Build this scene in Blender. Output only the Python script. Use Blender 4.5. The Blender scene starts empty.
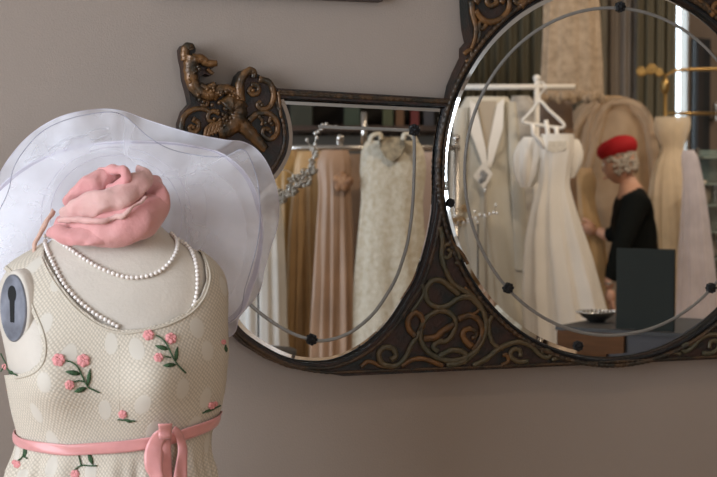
import bpy, bmesh, math, random
from math import sin, cos, tan, pi, radians, hypot, atan2, sqrt
from mathutils import Vector, Matrix, noise
from mathutils.bvhtree import BVHTree
from mathutils.geometry import tessellate_polygon
random.seed(4)
S = bpy.context.scene
COL = S.collection

# ------------------------------------------------------------------ camera, light, exposure
TH, PT, F = radians(18.7), radians(-2.2), 1400.0
CAM = Vector((0, 0, 1.42))
DV = Vector((sin(TH)*cos(PT), cos(TH)*cos(PT), sin(PT)))
RV = Vector((cos(TH), -sin(TH), 0))
UV = RV.cross(DV)
DH = Vector((sin(TH), cos(TH), 0))
MY = 2.40                      # mirror plane
WY = 2.43                      # wall plane
cd = bpy.data.cameras.new('camera'); cam = bpy.data.objects.new('camera', cd); COL.objects.link(cam)
cam.location = CAM; cam.rotation_euler = (pi/2+PT, 0, -TH)
cd.sensor_width = 36; cd.lens = F/717*36; cd.clip_start = .05
cd.dof.use_dof = True; cd.dof.focus_distance = 2.3; cd.dof.aperture_fstop = 8.5
S.camera = cam
S.view_settings.view_transform = 'Standard'; S.view_settings.look = 'None'
S.view_settings.exposure = 0.0; S.view_settings.gamma = 1
S.view_settings.use_curve_mapping = False
S.cycles.max_bounces = 10; S.cycles.transparent_max_bounces = 16
S.cycles.caustics_reflective = False; S.cycles.caustics_refractive = False
S.cycles.use_denoising = True

W = bpy.data.worlds.new('sky'); S.world = W; W.use_nodes = True
W.node_tree.nodes['Background'].inputs[0].default_value = (.72, .84, 1, 1)
W.node_tree.nodes['Background'].inputs[1].default_value = 1.6

def area(name, loc, rot, sx, sy, power, col, spread=pi):
    l = bpy.data.lights.new(name, 'AREA'); l.shape = 'RECTANGLE'; l.size = sx; l.size_y = sy
    l.energy = power; l.color = col; l.spread = spread
    o = bpy.data.objects.new(name, l); COL.objects.link(o); o.location = loc; o.rotation_euler = rot
    return o
# daylight coming in through the left-hand shop window and the glazed shopfront behind the camera
area('window_daylight', (-2.62, .55, 1.75), (0, -pi/2, 0), 1.9, 2.4, 165, (.79, .88, 1))
area('shopfront_daylight', (1.75, -4.42, 1.6), (pi/2, 0, 0), .80, 2.5, 48, (.84, .91, 1))
# warm shop ceiling lamps are built with their fittings further down

# ------------------------------------------------------------------ helpers
def ray(px, py):
    return DV + RV*((px-358.5)/F) - UV*((py-238.5)/F)
def at(px, py, d): return CAM + ray(px, py)*d
def proj(P):
    q = P-CAM; d = q.dot(DV); return (358.5+q.dot(RV)/d*F, 238.5-q.dot(UV)/d*F)
def wp(px, py, off=0.0):
    r = ray(px, py); t = (MY-off)/r.y; return CAM + r*t
def rf(P): return Vector((P[0], 2*MY-P[1], P[2]))
def rat(px, py, d): return rf(at(px, py, d))

def cat(pts, n=6, closed=False):
    pts = [Vector(p) for p in pts]; N = len(pts); out = []
    rng = range(N) if closed else range(N-1)
    for i in rng:
        if closed: p0, p1, p2, p3 = pts[(i-1) % N], pts[i], pts[(i+1) % N], pts[(i+2) % N]
        else: p0, p1, p2, p3 = pts[max(i-1, 0)], pts[i], pts[i+1], pts[min(i+2, N-1)]
        for k in range(n):
            t = k/n
            out.append(.5*((2*p1)+(p2-p0)*t+(2*p0-5*p1+4*p2-p3)*t*t+(3*p1-p0-3*p2+p3)*t**3))
    if not closed: out.append(pts[-1])
    return out

class MB:
    def __init__(s): s.v = []; s.f = []; s.m = []
    def add(s, vs, fs, mi=0):
        b = len(s.v); s.v += [tuple(p) for p in vs]; s.f += [tuple(i+b for i in f) for f in fs]; s.m += [mi]*len(fs)
    def tube(s, path, rad, n=8, closed=False, flat=1.0, nrm=None, mi=0):
        P = [Vector(p) for p in path]; N = len(P)
        if not hasattr(rad, '__len__'): rad = [rad]*N
        up = Vector(nrm) if nrm else None; vs = []; prev = None
        for i in range(N):
            a = P[(i-1) % N] if closed or i > 0 else P[i]; b = P[(i+1) % N] if closed or i < N-1 else P[i]
            t = (b-a)
            if t.length < 1e-9: t = Vector((1, 0, 0))
            t.normalize()
            if up is not None: x = t.cross(up)
            elif prev is None: x = t.cross(Vector((0, 0, 1)) if abs(t.z) < .9 else Vector((1, 0, 0)))
            else: x = prev-t*prev.dot(t)
            if x.length < 1e-6: x = t.orthogonal()
            x.normalize(); prev = x; y = x.cross(t)
            for k in range(n):
                an = 2*pi*k/n; vs.append(P[i]+x*(rad[i]*cos(an))+y*(rad[i]*flat*sin(an)))
        fs = []
        for i in range(N if closed else N-1):
            for k in range(n):
                a, b = i*n+k, i*n+(k+1) % n; c, d = ((i+1) % N)*n+(k+1) % n, ((i+1) % N)*n+k
                fs.append((a, b, c, d))
        if not closed: fs += [tuple(range(n))[::-1], tuple(range((N-1)*n, N*n))]
        s.add(vs, fs, mi)
    def ball(s, c, r, nu=10, nv=6, sc=(1, 1, 1), mi=0, rot=None):
        c = Vector(c); vs = [Vector((0, 0, 1))]
        for i in range(1, nv):
            a = pi*i/nv
            for k in range(nu):
                b = 2*pi*k/nu; vs.append(Vector((sin(a)*cos(b), sin(a)*sin(b), cos(a))))
        vs.append(Vector((0, 0, -1)))
        out = []
        for p in vs:
            q = Vector((p.x*sc[0], p.y*sc[1], p.z*sc[2]))*r
            if rot: q = rot @ q
            out.append(c+q)
        fs = [(0, 1+k, 1+(k+1) % nu) for k in range(nu)]
        for i in range(nv-2):
            for k in range(nu):
                a = 1+i*nu+k; b = 1+i*nu+(k+1) % nu; fs.append((a, a+nu, b+nu, b))
        e = len(vs)-1; o = 1+(nv-2)*nu
        fs += [(e, o+(k+1) % nu, o+k) for k in range(nu)]
        s.add(out, fs, mi)
    def box(s, c, sz, rot=None, mi=0):
        c = Vector(c); vs = []
        for x in (-.5, .5):
            for y in (-.5, .5):
                for z in (-.5, .5):
                    q = Vector((x*sz[0], y*sz[1], z*sz[2])); vs.append(c+(rot @ q if rot else q))
        s.add(vs, [(0, 1, 3, 2), (4, 6, 7, 5), (0, 4, 5, 1), (2, 3, 7, 6), (0, 2, 6, 4), (1, 5, 7, 3)], mi)
    def grid(s, rows, wrap=False, mi=0):
        n = len(rows[0]); vs = [p for r in rows for p in r]; fs = []
        for i in range(len(rows)-1):
            for k in range(n if wrap else n-1):
                fs.append((i*n+k, i*n+(k+1) % n, (i+1)*n+(k+1) % n, (i+1)*n+k))
        s.add(vs, fs, mi)
    def clip(s, fn):
        """keep the side where fn(vertex) > 0, cutting cleanly through faces"""
        val = [fn(Vector(p)) for p in s.v]; nf = []; nm = []; cache = {}
        for f, m in zip(s.f, s.m):
            if all(val[i] > 0 for i in f): nf.append(f); nm.append(m); continue
            if all(val[i] <= 0 for i in f): continue
            out = []
            for j in range(len(f)):
                a, b = f[j], f[(j+1) % len(f)]
                if val[a] > 0: out.append(a)
                if (val[a] > 0) != (val[b] > 0):
                    key = (min(a, b), max(a, b))
                    if key not in cache:
                        t = val[a]/(val[a]-val[b]); p = Vector(s.v[a]).lerp(Vector(s.v[b]), t)
                        cache[key] = len(s.v); s.v.append(tuple(p))
                    out.append(cache[key])
            if len(out) > 2: nf.append(tuple(out)); nm.append(m)
        s.f = nf; s.m = nm
    def build(s, name, mats, parent=None, smooth=True, solid=0, weld=False, sub=0):
        me = bpy.data.meshes.new(name); me.from_pydata(s.v, [], s.f)
        if not isinstance(mats, (list, tuple)): mats = [mats]
        for m in mats: me.materials.append(m)
        for p, m in zip(me.polygons, s.m): p.material_index = m; p.use_smooth = smooth
        bm = bmesh.new(); bm.from_mesh(me)
        if weld: bmesh.ops.remove_doubles(bm, verts=bm.verts, dist=1e-5)
        loose = [v for v in bm.verts if not v.link_faces]
        if loose: bmesh.ops.delete(bm, geom=loose, context='VERTS')
        bmesh.ops.recalc_face_normals(bm, faces=bm.faces); bm.to_mesh(me); bm.free()
        o = bpy.data.objects.new(name, me); COL.objects.link(o)
        if parent: o.parent = parent; o.matrix_parent_inverse = parent.matrix_basis.inverted() if False else Matrix.Translation(-parent.location)
        if solid:
            md = o.modifiers.new('solid', 'SOLIDIFY'); md.thickness = solid; md.offset = 0
        if sub:
            md = o.modifiers.new('sub', 'SUBSURF'); md.levels = sub; md.render_levels = sub
        return o

def thing(name, label, cat_, loc=(0, 0, 0), group=None):
    o = bpy.data.objects.new(name, None); COL.objects.link(o); o.location = loc
    return tag(o, label, cat_, group)
def tag(o, label, cat_, group=None):
    o['label'] = label; o['category'] = cat_
    if group: o['group'] = group
    return o
def struct(o): o['kind'] = 'structure'; return o

def poly_sd(x, y, poly):
    """signed distance, positive outside"""
    ins = False; best = 1e9; n = len(poly)
    for i in range(n):
        x1, y1 = poly[i]; x2, y2 = poly[(i+1) % n]
        if (y1 > y) != (y2 > y) and x < (x2-x1)*(y-y1)/(y2-y1)+x1: ins = not ins
        dx, dy = x2-x1, y2-y1; t = max(0, min(1, ((x-x1)*dx+(y-y1)*dy)/(dx*dx+dy*dy+1e-12)))
        best = min(best, hypot(x-x1-t*dx, y-y1-t*dy))
    return -best if ins else best

def interp(x, tab):
    if x <= tab[0][0]: return tab[0][1:]
    for a, b in zip(tab, tab[1:]):
        if x <= b[0]:
            t = (x-a[0])/(b[0]-a[0]); return tuple(p+(q-p)*t for p, q in zip(a[1:], b[1:]))
    return tab[-1][1:]
def smooth_tab(tab, step=4, w=2):
    """resample a row table and round its corners"""
    y0, y1 = tab[0][0], tab[-1][0]; n = max(2, int((y1-y0)/step)); R = [(y0+(y1-y0)*i/n,)+tuple(interp(y0+(y1-y0)*i/n, tab)) for i in range(n+1)]
    for _ in range(w):
        R = [R[0]]+[(b[0],)+tuple((p+2*q+r)/4 for p, q, r in zip(a[1:], b[1:], c[1:])) for a, b, c in zip(R, R[1:], R[2:])]+[R[-1]]
    return R

# ------------------------------------------------------------------ materials
def nodes(name):
    m = bpy.data.materials.new(name); m.use_nodes = True; nt = m.node_tree
    return m, nt, nt.nodes['Principled BSDF']
def mat(name, col, rough=.6, metal=0, var=0, vscale=20, bump=0, bscale=60, col2=None, sheen=0, stretch=None, spec=None):
    m, nt, b = nodes(name); L = nt.links.new
    b.inputs['Base Color'].default_value = (*col, 1); b.inputs['Roughness'].default_value = rough; b.inputs['Metallic'].default_value = metal
    if sheen: b.inputs['Sheen Weight'].default_value = sheen
    if spec is not None: b.inputs['Specular IOR Level'].default_value = spec
    tc = nt.nodes.new('ShaderNodeTexCoord'); src = tc.outputs['Object']
    if stretch:
        mp = nt.nodes.new('ShaderNodeMapping'); mp.inputs['Scale'].default_value = stretch; L(src, mp.inputs[0]); src = mp.outputs[0]
    if var or col2:
        n = nt.nodes.new('ShaderNodeTexNoise'); n.inputs['Scale'].default_value = vscale; n.inputs['Detail'].default_value = 4; L(src, n.inputs['Vector'])
        r = nt.nodes.new('ShaderNodeValToRGB'); r.color_ramp.elements[0].position = .35; r.color_ramp.elements[1].position = .65
        c2 = col2 or tuple(min(1, c*(1+var)) for c in col); c1 = col if col2 else tuple(c*(1-var) for c in col)
        r.color_ramp.elements[0].color = (*c1, 1); r.color_ramp.elements[1].color = (*c2, 1)
        L(n.outputs[0], r.inputs[0]); L(r.outputs[0], b.inputs['Base Color'])
    if bump:
        n = nt.nodes.new('ShaderNodeTexNoise'); n.inputs['Scale'].default_value = bscale; n.inputs['Detail'].default_value = 5; L(src, n.inputs['Vector'])
        u = nt.nodes.new('ShaderNodeBump'); u.inputs['Strength'].default_value = bump; u.inputs['Distance'].default_value = .01; L(n.outputs[0], u.inputs['Height']); L(u.outputs[0], b.inputs['Normal'])
    return m
def tulle(name, col, alpha, rough=.6, vscale=25, var=.25):
    m, nt, b = nodes(name); L = nt.links.new; nt.nodes.remove(b); out = nt.nodes['Material Output']
    d = nt.nodes.new('ShaderNodeBsdfDiffuse'); d.inputs[0].default_value = (*col, 1)
    t = nt.nodes.new('ShaderNodeBsdfTranslucent'); t.inputs[0].default_value = (*col, 1)
    g = nt.nodes.new('ShaderNodeBsdfGlossy'); g.inputs[0].default_value = (.9, .9, .95, 1); g.inputs['Roughness'].default_value = .45
    x = nt.nodes.new('ShaderNodeMixShader'); x.inputs[0].default_value = .4; L(d.outputs[0], x.inputs[1]); L(t.outputs[0], x.inputs[2])
    x2 = nt.nodes.new('ShaderNodeMixShader'); x2.inputs[0].default_value = .012; L(x.outputs[0], x2.inputs[1]); L(g.outputs[0], x2.inputs[2])
    tr = nt.nodes.new('ShaderNodeBsdfTransparent')
    tc = nt.nodes.new('ShaderNodeTexCoord'); n = nt.nodes.new('ShaderNodeTexNoise'); n.inputs['Scale'].default_value = vscale; L(tc.outputs['Object'], n.inputs['Vector'])
    mr = nt.nodes.new('ShaderNodeMapRange'); mr.inputs['From Min'].default_value = .3; mr.inputs['From Max'].default_value = .7
    mr.inputs['To Min'].default_value = alpha*(1-var); mr.inputs['To Max'].default_value = min(1, alpha*(1+var)); L(n.outputs[0], mr.inputs[0])
    # cloth seen edge-on is denser
    lw = nt.nodes.new('ShaderNodeLayerWeight'); lw.inputs[0].default_value = .35
    ma = nt.nodes.new('ShaderNodeMath'); ma.operation = 'MULTIPLY_ADD'; ma.use_clamp = True
    L(lw.outputs['Facing'], ma.inputs[0]); ma.inputs[1].default_value = .45; L(mr.outputs[0], ma.inputs[2])
    f = nt.nodes.new('ShaderNodeMixShader'); L(ma.outputs[0], f.inputs[0]); L(tr.outputs[0], f.inputs[1]); L(x2.outputs[0], f.inputs[2]); L(f.outputs[0], out.inputs[0])
    return m
def bronze(name, dark, warm, vs=22, rough=.42):
    m, nt, b = nodes(name); L = nt.links.new
    tc = nt.nodes.new('ShaderNodeTexCoord')
    n = nt.nodes.new('ShaderNodeTexNoise'); n.inputs['Scale'].default_value = vs; n.inputs['Detail'].default_value = 5; L(tc.outputs['Object'], n.inputs['Vector'])
    r = nt.nodes.new('ShaderNodeValToRGB'); r.color_ramp.elements[0].position = .38; r.color_ramp.elements[1].position = .6
    r.color_ramp.elements[0].color = (*dark, 1); r.color_ramp.elements[1].color = (*warm, 1)
    L(n.outputs[0], r.inputs[0]); L(r.outputs[0], b.inputs['Base Color'])
    b.inputs['Roughness'].default_value = rough; b.inputs['Metallic'].default_value = .25
    n2 = nt.nodes.new('ShaderNodeTexNoise'); n2.inputs['Scale'].default_value = 150; L(tc.outputs['Object'], n2.inputs['Vector'])
    u = nt.nodes.new('ShaderNodeBump'); u.inputs['Strength'].default_value = .35; u.inputs['Distance'].default_value = .004; L(n2.outputs[0], u.inputs['Height']); L(u.outputs[0], b.inputs['Normal'])
    return m
def lace(name, base, spot, hole, axis):
    """puckered dotted lace wrapped round a vertical axis: a diagonal lattice of raised dots with larger smooth ovals"""
    m, nt, b = nodes(name); L = nt.links.new; N = nt.nodes.new
    tc = N('ShaderNodeTexCoord'); sb = N('ShaderNodeVectorMath'); sb.operation = 'SUBTRACT'; L(tc.outputs['Object'], sb.inputs[0]); sb.inputs[1].default_value = (axis.x, axis.y, 0)
    d1 = N('ShaderNodeVectorMath'); d1.operation = 'DOT_PRODUCT'; L(sb.outputs[0], d1.inputs[0]); d1.inputs[1].default_value = tuple(RV)
    d2 = N('ShaderNodeVectorMath'); d2.operation = 'DOT_PRODUCT'; L(sb.outputs[0], d2.inputs[0]); d2.inputs[1].default_value = tuple(-DH)
    at2 = N('ShaderNodeMath'); at2.operation = 'ARCTAN2'; L(d1.outputs['Value'], at2.inputs[0]); L(d2.outputs['Value'], at2.inputs[1])
    mu = N('ShaderNodeMath'); mu.operation = 'MULTIPLY'; L(at2.outputs[0], mu.inputs[0]); mu.inputs[1].default_value = .155
    sp = N('ShaderNodeSeparateXYZ'); L(tc.outputs['Object'], sp.inputs[0]); cb = N('ShaderNodeCombineXYZ'); L(mu.outputs[0], cb.inputs[0]); L(sp.outputs['Z'], cb.inputs[1])
    mp = N('ShaderNodeMapping'); mp.inputs['Rotation'].default_value = (0, 0, radians(38)); L(cb.outputs[0], mp.inputs[0])
    v = N('ShaderNodeTexVoronoi'); v.voronoi_dimensions = '2D'; v.inputs['Scale'].default_value = 205; v.inputs['Randomness'].default_value = .12; L(mp.outputs[0], v.inputs['Vector'])
    mp2 = N('ShaderNodeMapping'); mp2.inputs['Scale'].default_value = (1.12, .9, 1); mp2.inputs['Rotation'].default_value = (0, 0, .3); L(cb.outputs[0], mp2.inputs[0])
    v2 = N('ShaderNodeTexVoronoi'); v2.voronoi_dimensions = '2D'; v2.inputs['Scale'].default_value = 15; v2.inputs['Randomness'].default_value = .85; L(mp2.outputs[0], v2.inputs['Vector'])
    r2 = N('ShaderNodeValToRGB'); r2.color_ramp.elements[0].position = .185; r2.color_ramp.elements[1].position = .21
    r2.color_ramp.elements[0].color = (1, 1, 1, 1); r2.color_ramp.elements[1].color = (0, 0, 0, 1); L(v2.outputs['Distance'], r2.inputs[0])
    rr_ = N('ShaderNodeValToRGB'); rr_.color_ramp.elements[0].position = .22; rr_.color_ramp.elements[1].position = .50
    rr_.color_ramp.elements[0].color = (*base, 1); rr_.color_ramp.elements[1].color = (*hole, 1); L(v.outputs['Distance'], rr_.inputs[0])
    mx = N('ShaderNodeMix'); mx.data_type = 'RGBA'; L(r2.outputs[0], mx.inputs[0]); L(rr_.outputs[0], mx.inputs[6]); mx.inputs[7].default_value = (*spot, 1)
    L(mx.outputs[2], b.inputs['Base Color']); b.inputs['Roughness'].default_value = .8
    iv = N('ShaderNodeMath'); iv.operation = 'SUBTRACT'; iv.inputs[0].default_value = 1; L(v.outputs['Distance'], iv.inputs[1])
    h = N('ShaderNodeMath'); h.operation = 'MAXIMUM'; L(iv.outputs[0], h.inputs[0]); L(r2.outputs[0], h.inputs[1])
    u = N('ShaderNodeBump'); u.inputs['Strength'].default_value = .35; u.inputs['Distance'].default_value = .002; L(h.outputs[0], u.inputs['Height']); L(u.outputs[0], b.inputs['Normal'])
    return m

WALL = mat('taupe_paint', (.335, .27, .222), .75, bump=.08, bscale=300, var=.03, vscale=2)
M_CEIL = mat('ceiling_paint', (.55, .52, .48), .8)
M_FLOOR = mat('oak_boards', (.50, .36, .24), .45, var=.3, vscale=4, stretch=(1, 12, 1))
M_TRIM = mat('trim_paint', (.55, .52, .48), .5)
MIRR = mat('silvered_glass', (.86, .85, .82), .0, 1)
BEV = mat('bevelled_silvered_glass', (.84, .85, .84), .02, 1)
ETCH = mat('frosted_etching', (.27, .26, .24), .42, .6)
BR_DARK = bronze('aged_bronze_ground', (.010, .012, .010), (.040, .017, .010), 26, .5)
BR_GREEN = bronze('green_bronze_scroll', (.070, .064, .038), (.11, .075, .036), 30, .34)
BR_WARM = bronze('copper_brown_carving', (.035, .025, .014), (.17, .078, .024), 34, .36)
BR_MOLD = bronze('dark_bronze_moulding', (.022, .018, .012), (.075, .040, .018), 40, .42)
BLACK = mat('blackened_iron', (.012, .012, .013), .4, .4, bump=.4, bscale=300)
FORM = mat('cream_form_canvas', (.61, .535, .45), .65, var=.05, vscale=12, bump=.1, bscale=200)
LACE = lace('cream_puckered_lace', (.68, .59, .475), (.62, .555, .465), (.49, .42, .33), at(115, 400, 2.05))
LACEE = mat('cream_binding', (.56, .49, .39), .7)
PINK = mat('pink_satin_ribbon', (.72, .31, .29), .38, var=.08, vscale=30, sheen=.3)
SCARF = mat('pink_crepe_scarf', (.66, .26, .25), .75, col2=(.70, .35, .32), vscale=9, bump=.35, bscale=45, sheen=.3)
SCARF_P = mat('pale_pink_scarf_edge', (.66, .42, .36), .75, col2=(.70, .36, .33), vscale=14, bump=.35, bscale=45, sheen=.3)
ORG = tulle('dense_white_organza', (.93, .91, .94), .93, var=.06, vscale=9)
ORG2 = tulle('sheer_white_organza', (.95, .93, .97), .68, var=.22, vscale=16)
ORG3 = tulle('very_sheer_white_organza', (.93, .92, .96), .22, var=.3, vscale=22)
HEM = tulle('organza_hem', (.90, .87, .93), .8)
BAND = tulle('shaded_hem_band', (.70, .66, .74), .80, var=.05)  # hem band, its grey-mauve tone painting the shadow at the brim edge
WIRE = mat('hat_edge_wire', (.30, .29, .36), .4)
PEARL = mat('pearl', (.84, .76, .69), .18, spec=1, var=.06, vscale=40)
PFLOWER = mat('pink_embroidery_thread', (.80, .32, .31), .7, var=.15, vscale=300, bump=.4, bscale=500)
PGREEN = mat('green_embroidery_thread', (.035, .085, .03), .7, var=.3, vscale=300, bump=.4, bscale=500)
GREYMETAL = mat('dull_zinc_plate', (.26, .27, .31), .45, .7, var=.3, vscale=30)
SLOT_DARK = mat('painted_slot_dark', (.008, .008, .008), .9)  # black fill painting the dark inside the keyhole
SILVER = mat('silver_filigree', (.42, .39, .34), .4, .6)
DWOOD = mat('dark_picture_frame_wood', (.05, .028, .02), .45, var=.3, vscale=12)

# ------------------------------------------------------------------ room shell
XL, XR, YB, ZC = -2.5, 7.2, -4.3, 3.1
def slab(name, c, sz, m):
    b = MB(); b.box(c, sz); return struct(b.build(name, m, smooth=False))
slab('wall_front', ((XL+XR)/2, WY+.06, ZC/2), (XR-XL+.4, .12, ZC), WALL)
slab('floor', ((XL+XR)/2, (WY+YB)/2, -.05), (XR-XL+.4, WY-YB+.4, .1), M_FLOOR)
slab('ceiling', ((XL+XR)/2, (WY+YB)/2, ZC+.05), (XR-XL+.4, WY-YB+.4, .1), M_CEIL)
slab('wall_right', (XR+.06, (WY+YB)/2, ZC/2), (.12, WY-YB, ZC), WALL)
# left wall with window opening Y -.65..1.75, Z .8..2.7
b = MB(); x = XL-.06
b.box((x, (YB-.65)/2, ZC/2), (.12, -.65-YB, ZC)); b.box((x, (1.75+WY)/2, ZC/2), (.12, WY-1.75, ZC))
b.box((x, .55, .4), (.12, 2.4, .8)); b.box((x, .55, 2.9), (.12, 2.4, .4)); struct(b.build('wall_left', WALL, smooth=False))
# back wall: shopfront opening X 1.35..2.15 and the narrow window seen in the mirror
def bwx(px): q_ = ray(px, 70); return q_.x*(2*MY-YB)/q_.y
WX0, WX1 = bwx(675), bwx(689.5)
b = MB(); y = YB-.06
for x0, x1, z0, z1 in ((XL, 1.35, 0, ZC), (1.35, 2.15, 0, .35), (1.35, 2.15, 2.85, ZC), (2.15, WX0, 0, ZC), (WX0, WX1, 0, .9), (WX0, WX1, 2.9, ZC), (WX1, 6.05, 0, ZC), (6.05, 7.05, 0, .6), (6.05, 7.05, 2.8, ZC), (7.05, XR, 0, ZC)):
    b.box(((x0+x1)/2, y, (z0+z1)/2), (x1-x0, .12, z1-z0))
struct(b.build('wall_back', WALL, smooth=False))
def window(name, c, w, h, axis, bars):
    """axis 'x': in a wall facing x"""
    root = bpy.data.objects.new(name, None); COL.objects.link(root); root.location = c; struct(root)
    b = MB(); t = .06
    def bx(u, z, su, sz): 
        if axis == 'x': b.box((c[0], c[1]+u, c[2]+z), (.07, su, sz))
        else: b.box((c[0]+u, c[1], c[2]+z), (su, .07, sz))
    t = min(t, w*.12); bx(-w/2+t/2, 0, t, h); bx(w/2-t/2, 0, t, h); bx(0, h/2-t/2, w, t); bx(0, -h/2+t/2, w, t)
    for q in bars: bx(q*w, 0, .05, h)
    b.build('window_frame', M_TRIM, root, smooth=False)
window('window_1', (XL-.05, .55, 1.75), 2.4, 1.9, 'x', (0,))
window('window_2', (1.75, YB-.05, 1.6), .80, 2.5, 'y', ())
window('added_window', (6.55, YB-.05, 1.7), 1.0, 2.2, 'y', (0,))  # added window, put in so the lower right bevels reflect something bright
area('added_bevel_light', (6.55, -4.42, 1.7), (pi/2, 0, 0), 1.0, 2.2, 22, (.9, .92, .95))  # added light filling that window to brighten the bevels
b = MB(); b.box(((XL+XR)/2, WY-.006, .06), (XR-XL, .012, .12)); struct(b.build('baseboard_front', M_TRIM, smooth=False))

# ------------------------------------------------------------------ wall mirror
CX, CZ, R, R2 = .5564*2.4, 1.42+.0099*2.4, .3605, .3151
def w2(px, py): p = wp(px, py); return (p.x, p.z)
def P3(q, off): return Vector((q[0], MY-off, q[1]))
def mxq(q): return (2*CX-q[0], q[1])
def crop(x0, y0, s, pts): return [(x0+p[0]/s, y0+p[1]/s) for p in pts]

outline_px = [(179, 133), (179, 123), (183, 111.5), (190, 103.4), (187, 89.6), (184, 79.2), (183, 67.7), (180.8, 57.3), (180, 49.2), (182.5, 45), (186.5, 43.6), (192, 45), (194.6, 49), (194.4, 52),
 (191.5, 55.4), (199.2, 55.7), (205, 59.6), (207.3, 62.4), (214.7, 62), (216, 65.4), (212, 68.1), (209.5, 70), (213.5, 73), (209.6, 76.2), (203.8, 74.2), (199.2, 76.9), (198.2, 80), (199.8, 84), (205, 86.2),
 (210, 83), (214.7, 82.5), (216, 86.5), (218.8, 86.6), (226.9, 86.8), (232.7, 89.6), (234.5, 83.8), (236.8, 75.7), (241.9, 70.4), (247.6, 69), (252.3, 72.4), (262.6, 78.2), (271.9, 84.4), (275.7, 88.6)]
left = [(449.2, 98.9), (452, 85), (457.5, 71.7), (464.7, 56.6), (465, 47.2), (469.8, 41.5), (467, 28), (465.6, 11.3), (465, -10), (463, -40), (475, -66), (500, -84), (530, -92), (560, -90), (585, -104)]
low = [(179, 150), (186, 190), (196, 235), (204, 275), (214, 308), (230, 331.6), (243.5, 345), (263.7, 357.4), (286, 366.4), (308.5, 370.9), (326.5, 373), (342, 373.3)]
ZB = CZ-R-.0085
half = [(CX, ZB)]+[w2(*p) for p in low[::-1]]+[w2(*p) for p in outline_px]+[w2(*p) for p in left]+[(CX, w2(612, -122)[1])]
half[1] = (half[1][0], ZB)
full = half+[mxq(q) for q in half[-2:0:-1]]
glass_r = [(446, 107), (442.9, 119), (440.4, 130), (438.6, 143), (437.5, 153), (436.6, 180), (435.2, 208), (429.5, 240), (418.6, 277), (406, 299), (387, 326.5), (362, 348.5), (334, 361), (308.6, 362.6), (286.6, 358.5), (261.4, 345.8), (240, 329), (226, 305), (219, 275), (222, 245), (234, 215), (252, 195), (267.7, 179.6), (277, 168.6), (285, 153), (287.6, 137), (285, 118), (278, 98.6)]
gl = [w2(*p) for p in glass_r]
gs = [Vector((q[0], q[1], 0)) for q in gl]
gs = cat(gs, 6)                    # the top edge stays straight
small = [(p.x, p.y) for p in gs]
def circ(r, n=128): return [(CX+r*cos(2*pi*k/n), CZ+r*sin(2*pi*k/n)) for k in range(n)]
def offset(poly, d):
    """move a closed polygon inward by d"""
    n = len(poly); A = sum(poly[i][0]*poly[(i+1) % n][1]-poly[(i+1) % n][0]*poly[i][1] for i in range(n)); sg = 1 if A > 0 else -1; out = []
    for i in range(n):
        a, p, c = Vector(poly[i-1]), Vector(poly[i]), Vector(poly[(i+1) % n])
        e1 = (p-a).normalized(); e2 = (c-p).normalized(); n1 = Vector((-e1.y, e1.x)); n2 = Vector((-e2.y, e2.x)); m = (n1+n2)
        if m.length < 1e-6: m = n1.copy()
        m.normalize(); k = min(2.5, 1/max(.3, m.dot(n1))); q = p+m*(sg*d*k); out.append((q.x, q.y))
    return out
wm = thing('wall_mirror', 'large carved bronze triple wall mirror with round centre and dragon crest', 'mirror', (CX, WY, ZB))
def plate(outer, holes, o0, o1):
    b = MB(); loops = [outer]+holes; flat = [q for l in loops for q in l]
    tri = tessellate_polygon([[Vector((q[0], q[1], 0)) for q in l] for l in loops])
    n = len(flat); vs = [P3(q, o0) for q in flat]+[P3(q, o1) for q in flat]
    fs = [tuple(t) for t in tri]+[tuple(i+n for i in t) for t in tri]; base = 0
    for l in loops:
        m = len(l)
        for k in range(m): fs.append((base+k, base+(k+1) % m, n+base+(k+1) % m, n+base+k))
        base += m
    b.add(vs, fs); return b
smallR = [mxq(q) for q in small[::-1]]
# carved ground + mouldings
o = plate(full, [circ(R+.001), offset(small, -.001), offset(smallR, -.001)], -.028, .010).build('frame', BR_DARK, wm, smooth=False)
def rope(b, pts, r, closed, off, tw=.011, amp=.28, mi=0):
    P = []; 
    for i in range(len(pts)): P.append(P3(pts[i], off))
    # resample
    if closed: P.append(P[0])
    L = [0]
    for p, q in zip(P, P[1:]): L.append(L[-1]+(q-p).length)
    n = int(L[-1]/(tw/4)); out = []; j = 0
    for i in range(n+(0 if closed else 1)):
        s = L[-1]*i/n
        while j < len(L)-2 and L[j+1] < s: j += 1
        t = (s-L[j])/max(1e-9, L[j+1]-L[j]); out.append(P[j].lerp(P[j+1], t))
    rad = [r*(1-amp*.5+amp*.5*sin(2*pi*i/4.0+.6*sin(i*.7))) for i in range(len(out))]
    b.tube(out, rad, 7, closed=closed, nrm=(0, 1, 0))
b = MB()
rope(b, circ(R+.0115, 200), .0052, True, .012)
rope(b, offset(small, -.0085), .0042, True, .011)
rope(b, offset(smallR, -.0085), .0042, True, .011)
rt = [w2(*p) for p in ((276, 91.5), (320, 94.2), (380, 98), (450, 101.4))]
rope(b, rt, .0032, False, .012); rope(b, [mxq(q) for q in rt], .0032, False, .012)
bt = [(CX-.0, ZB+.002)]+[w2(*p) for p in low[::-1]][1:]
rope(b, [(q[0], q[1]+.002) for q in bt], .0034, False, .011); rope(b, [mxq((q[0], q[1]+.002)) for q in bt], .0034, False, .011)
b.build('rope_moulding', BR_MOLD, wm)
b = MB()
b.tube([P3(q, .008) for q in circ(R+.0035, 160)], .0036, 7, closed=True, nrm=(0, 1, 0))
b.tube([P3(q, .007) for q in offset(small, -.0022)], .0028, 7, closed=True, nrm=(0, 1, 0)); b.tube([P3(q, .007) for q in offset(smallR, -.0022)], .0028, 7, closed=True, nrm=(0, 1, 0))
b.build('inner_lip', BLACK, wm)
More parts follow.
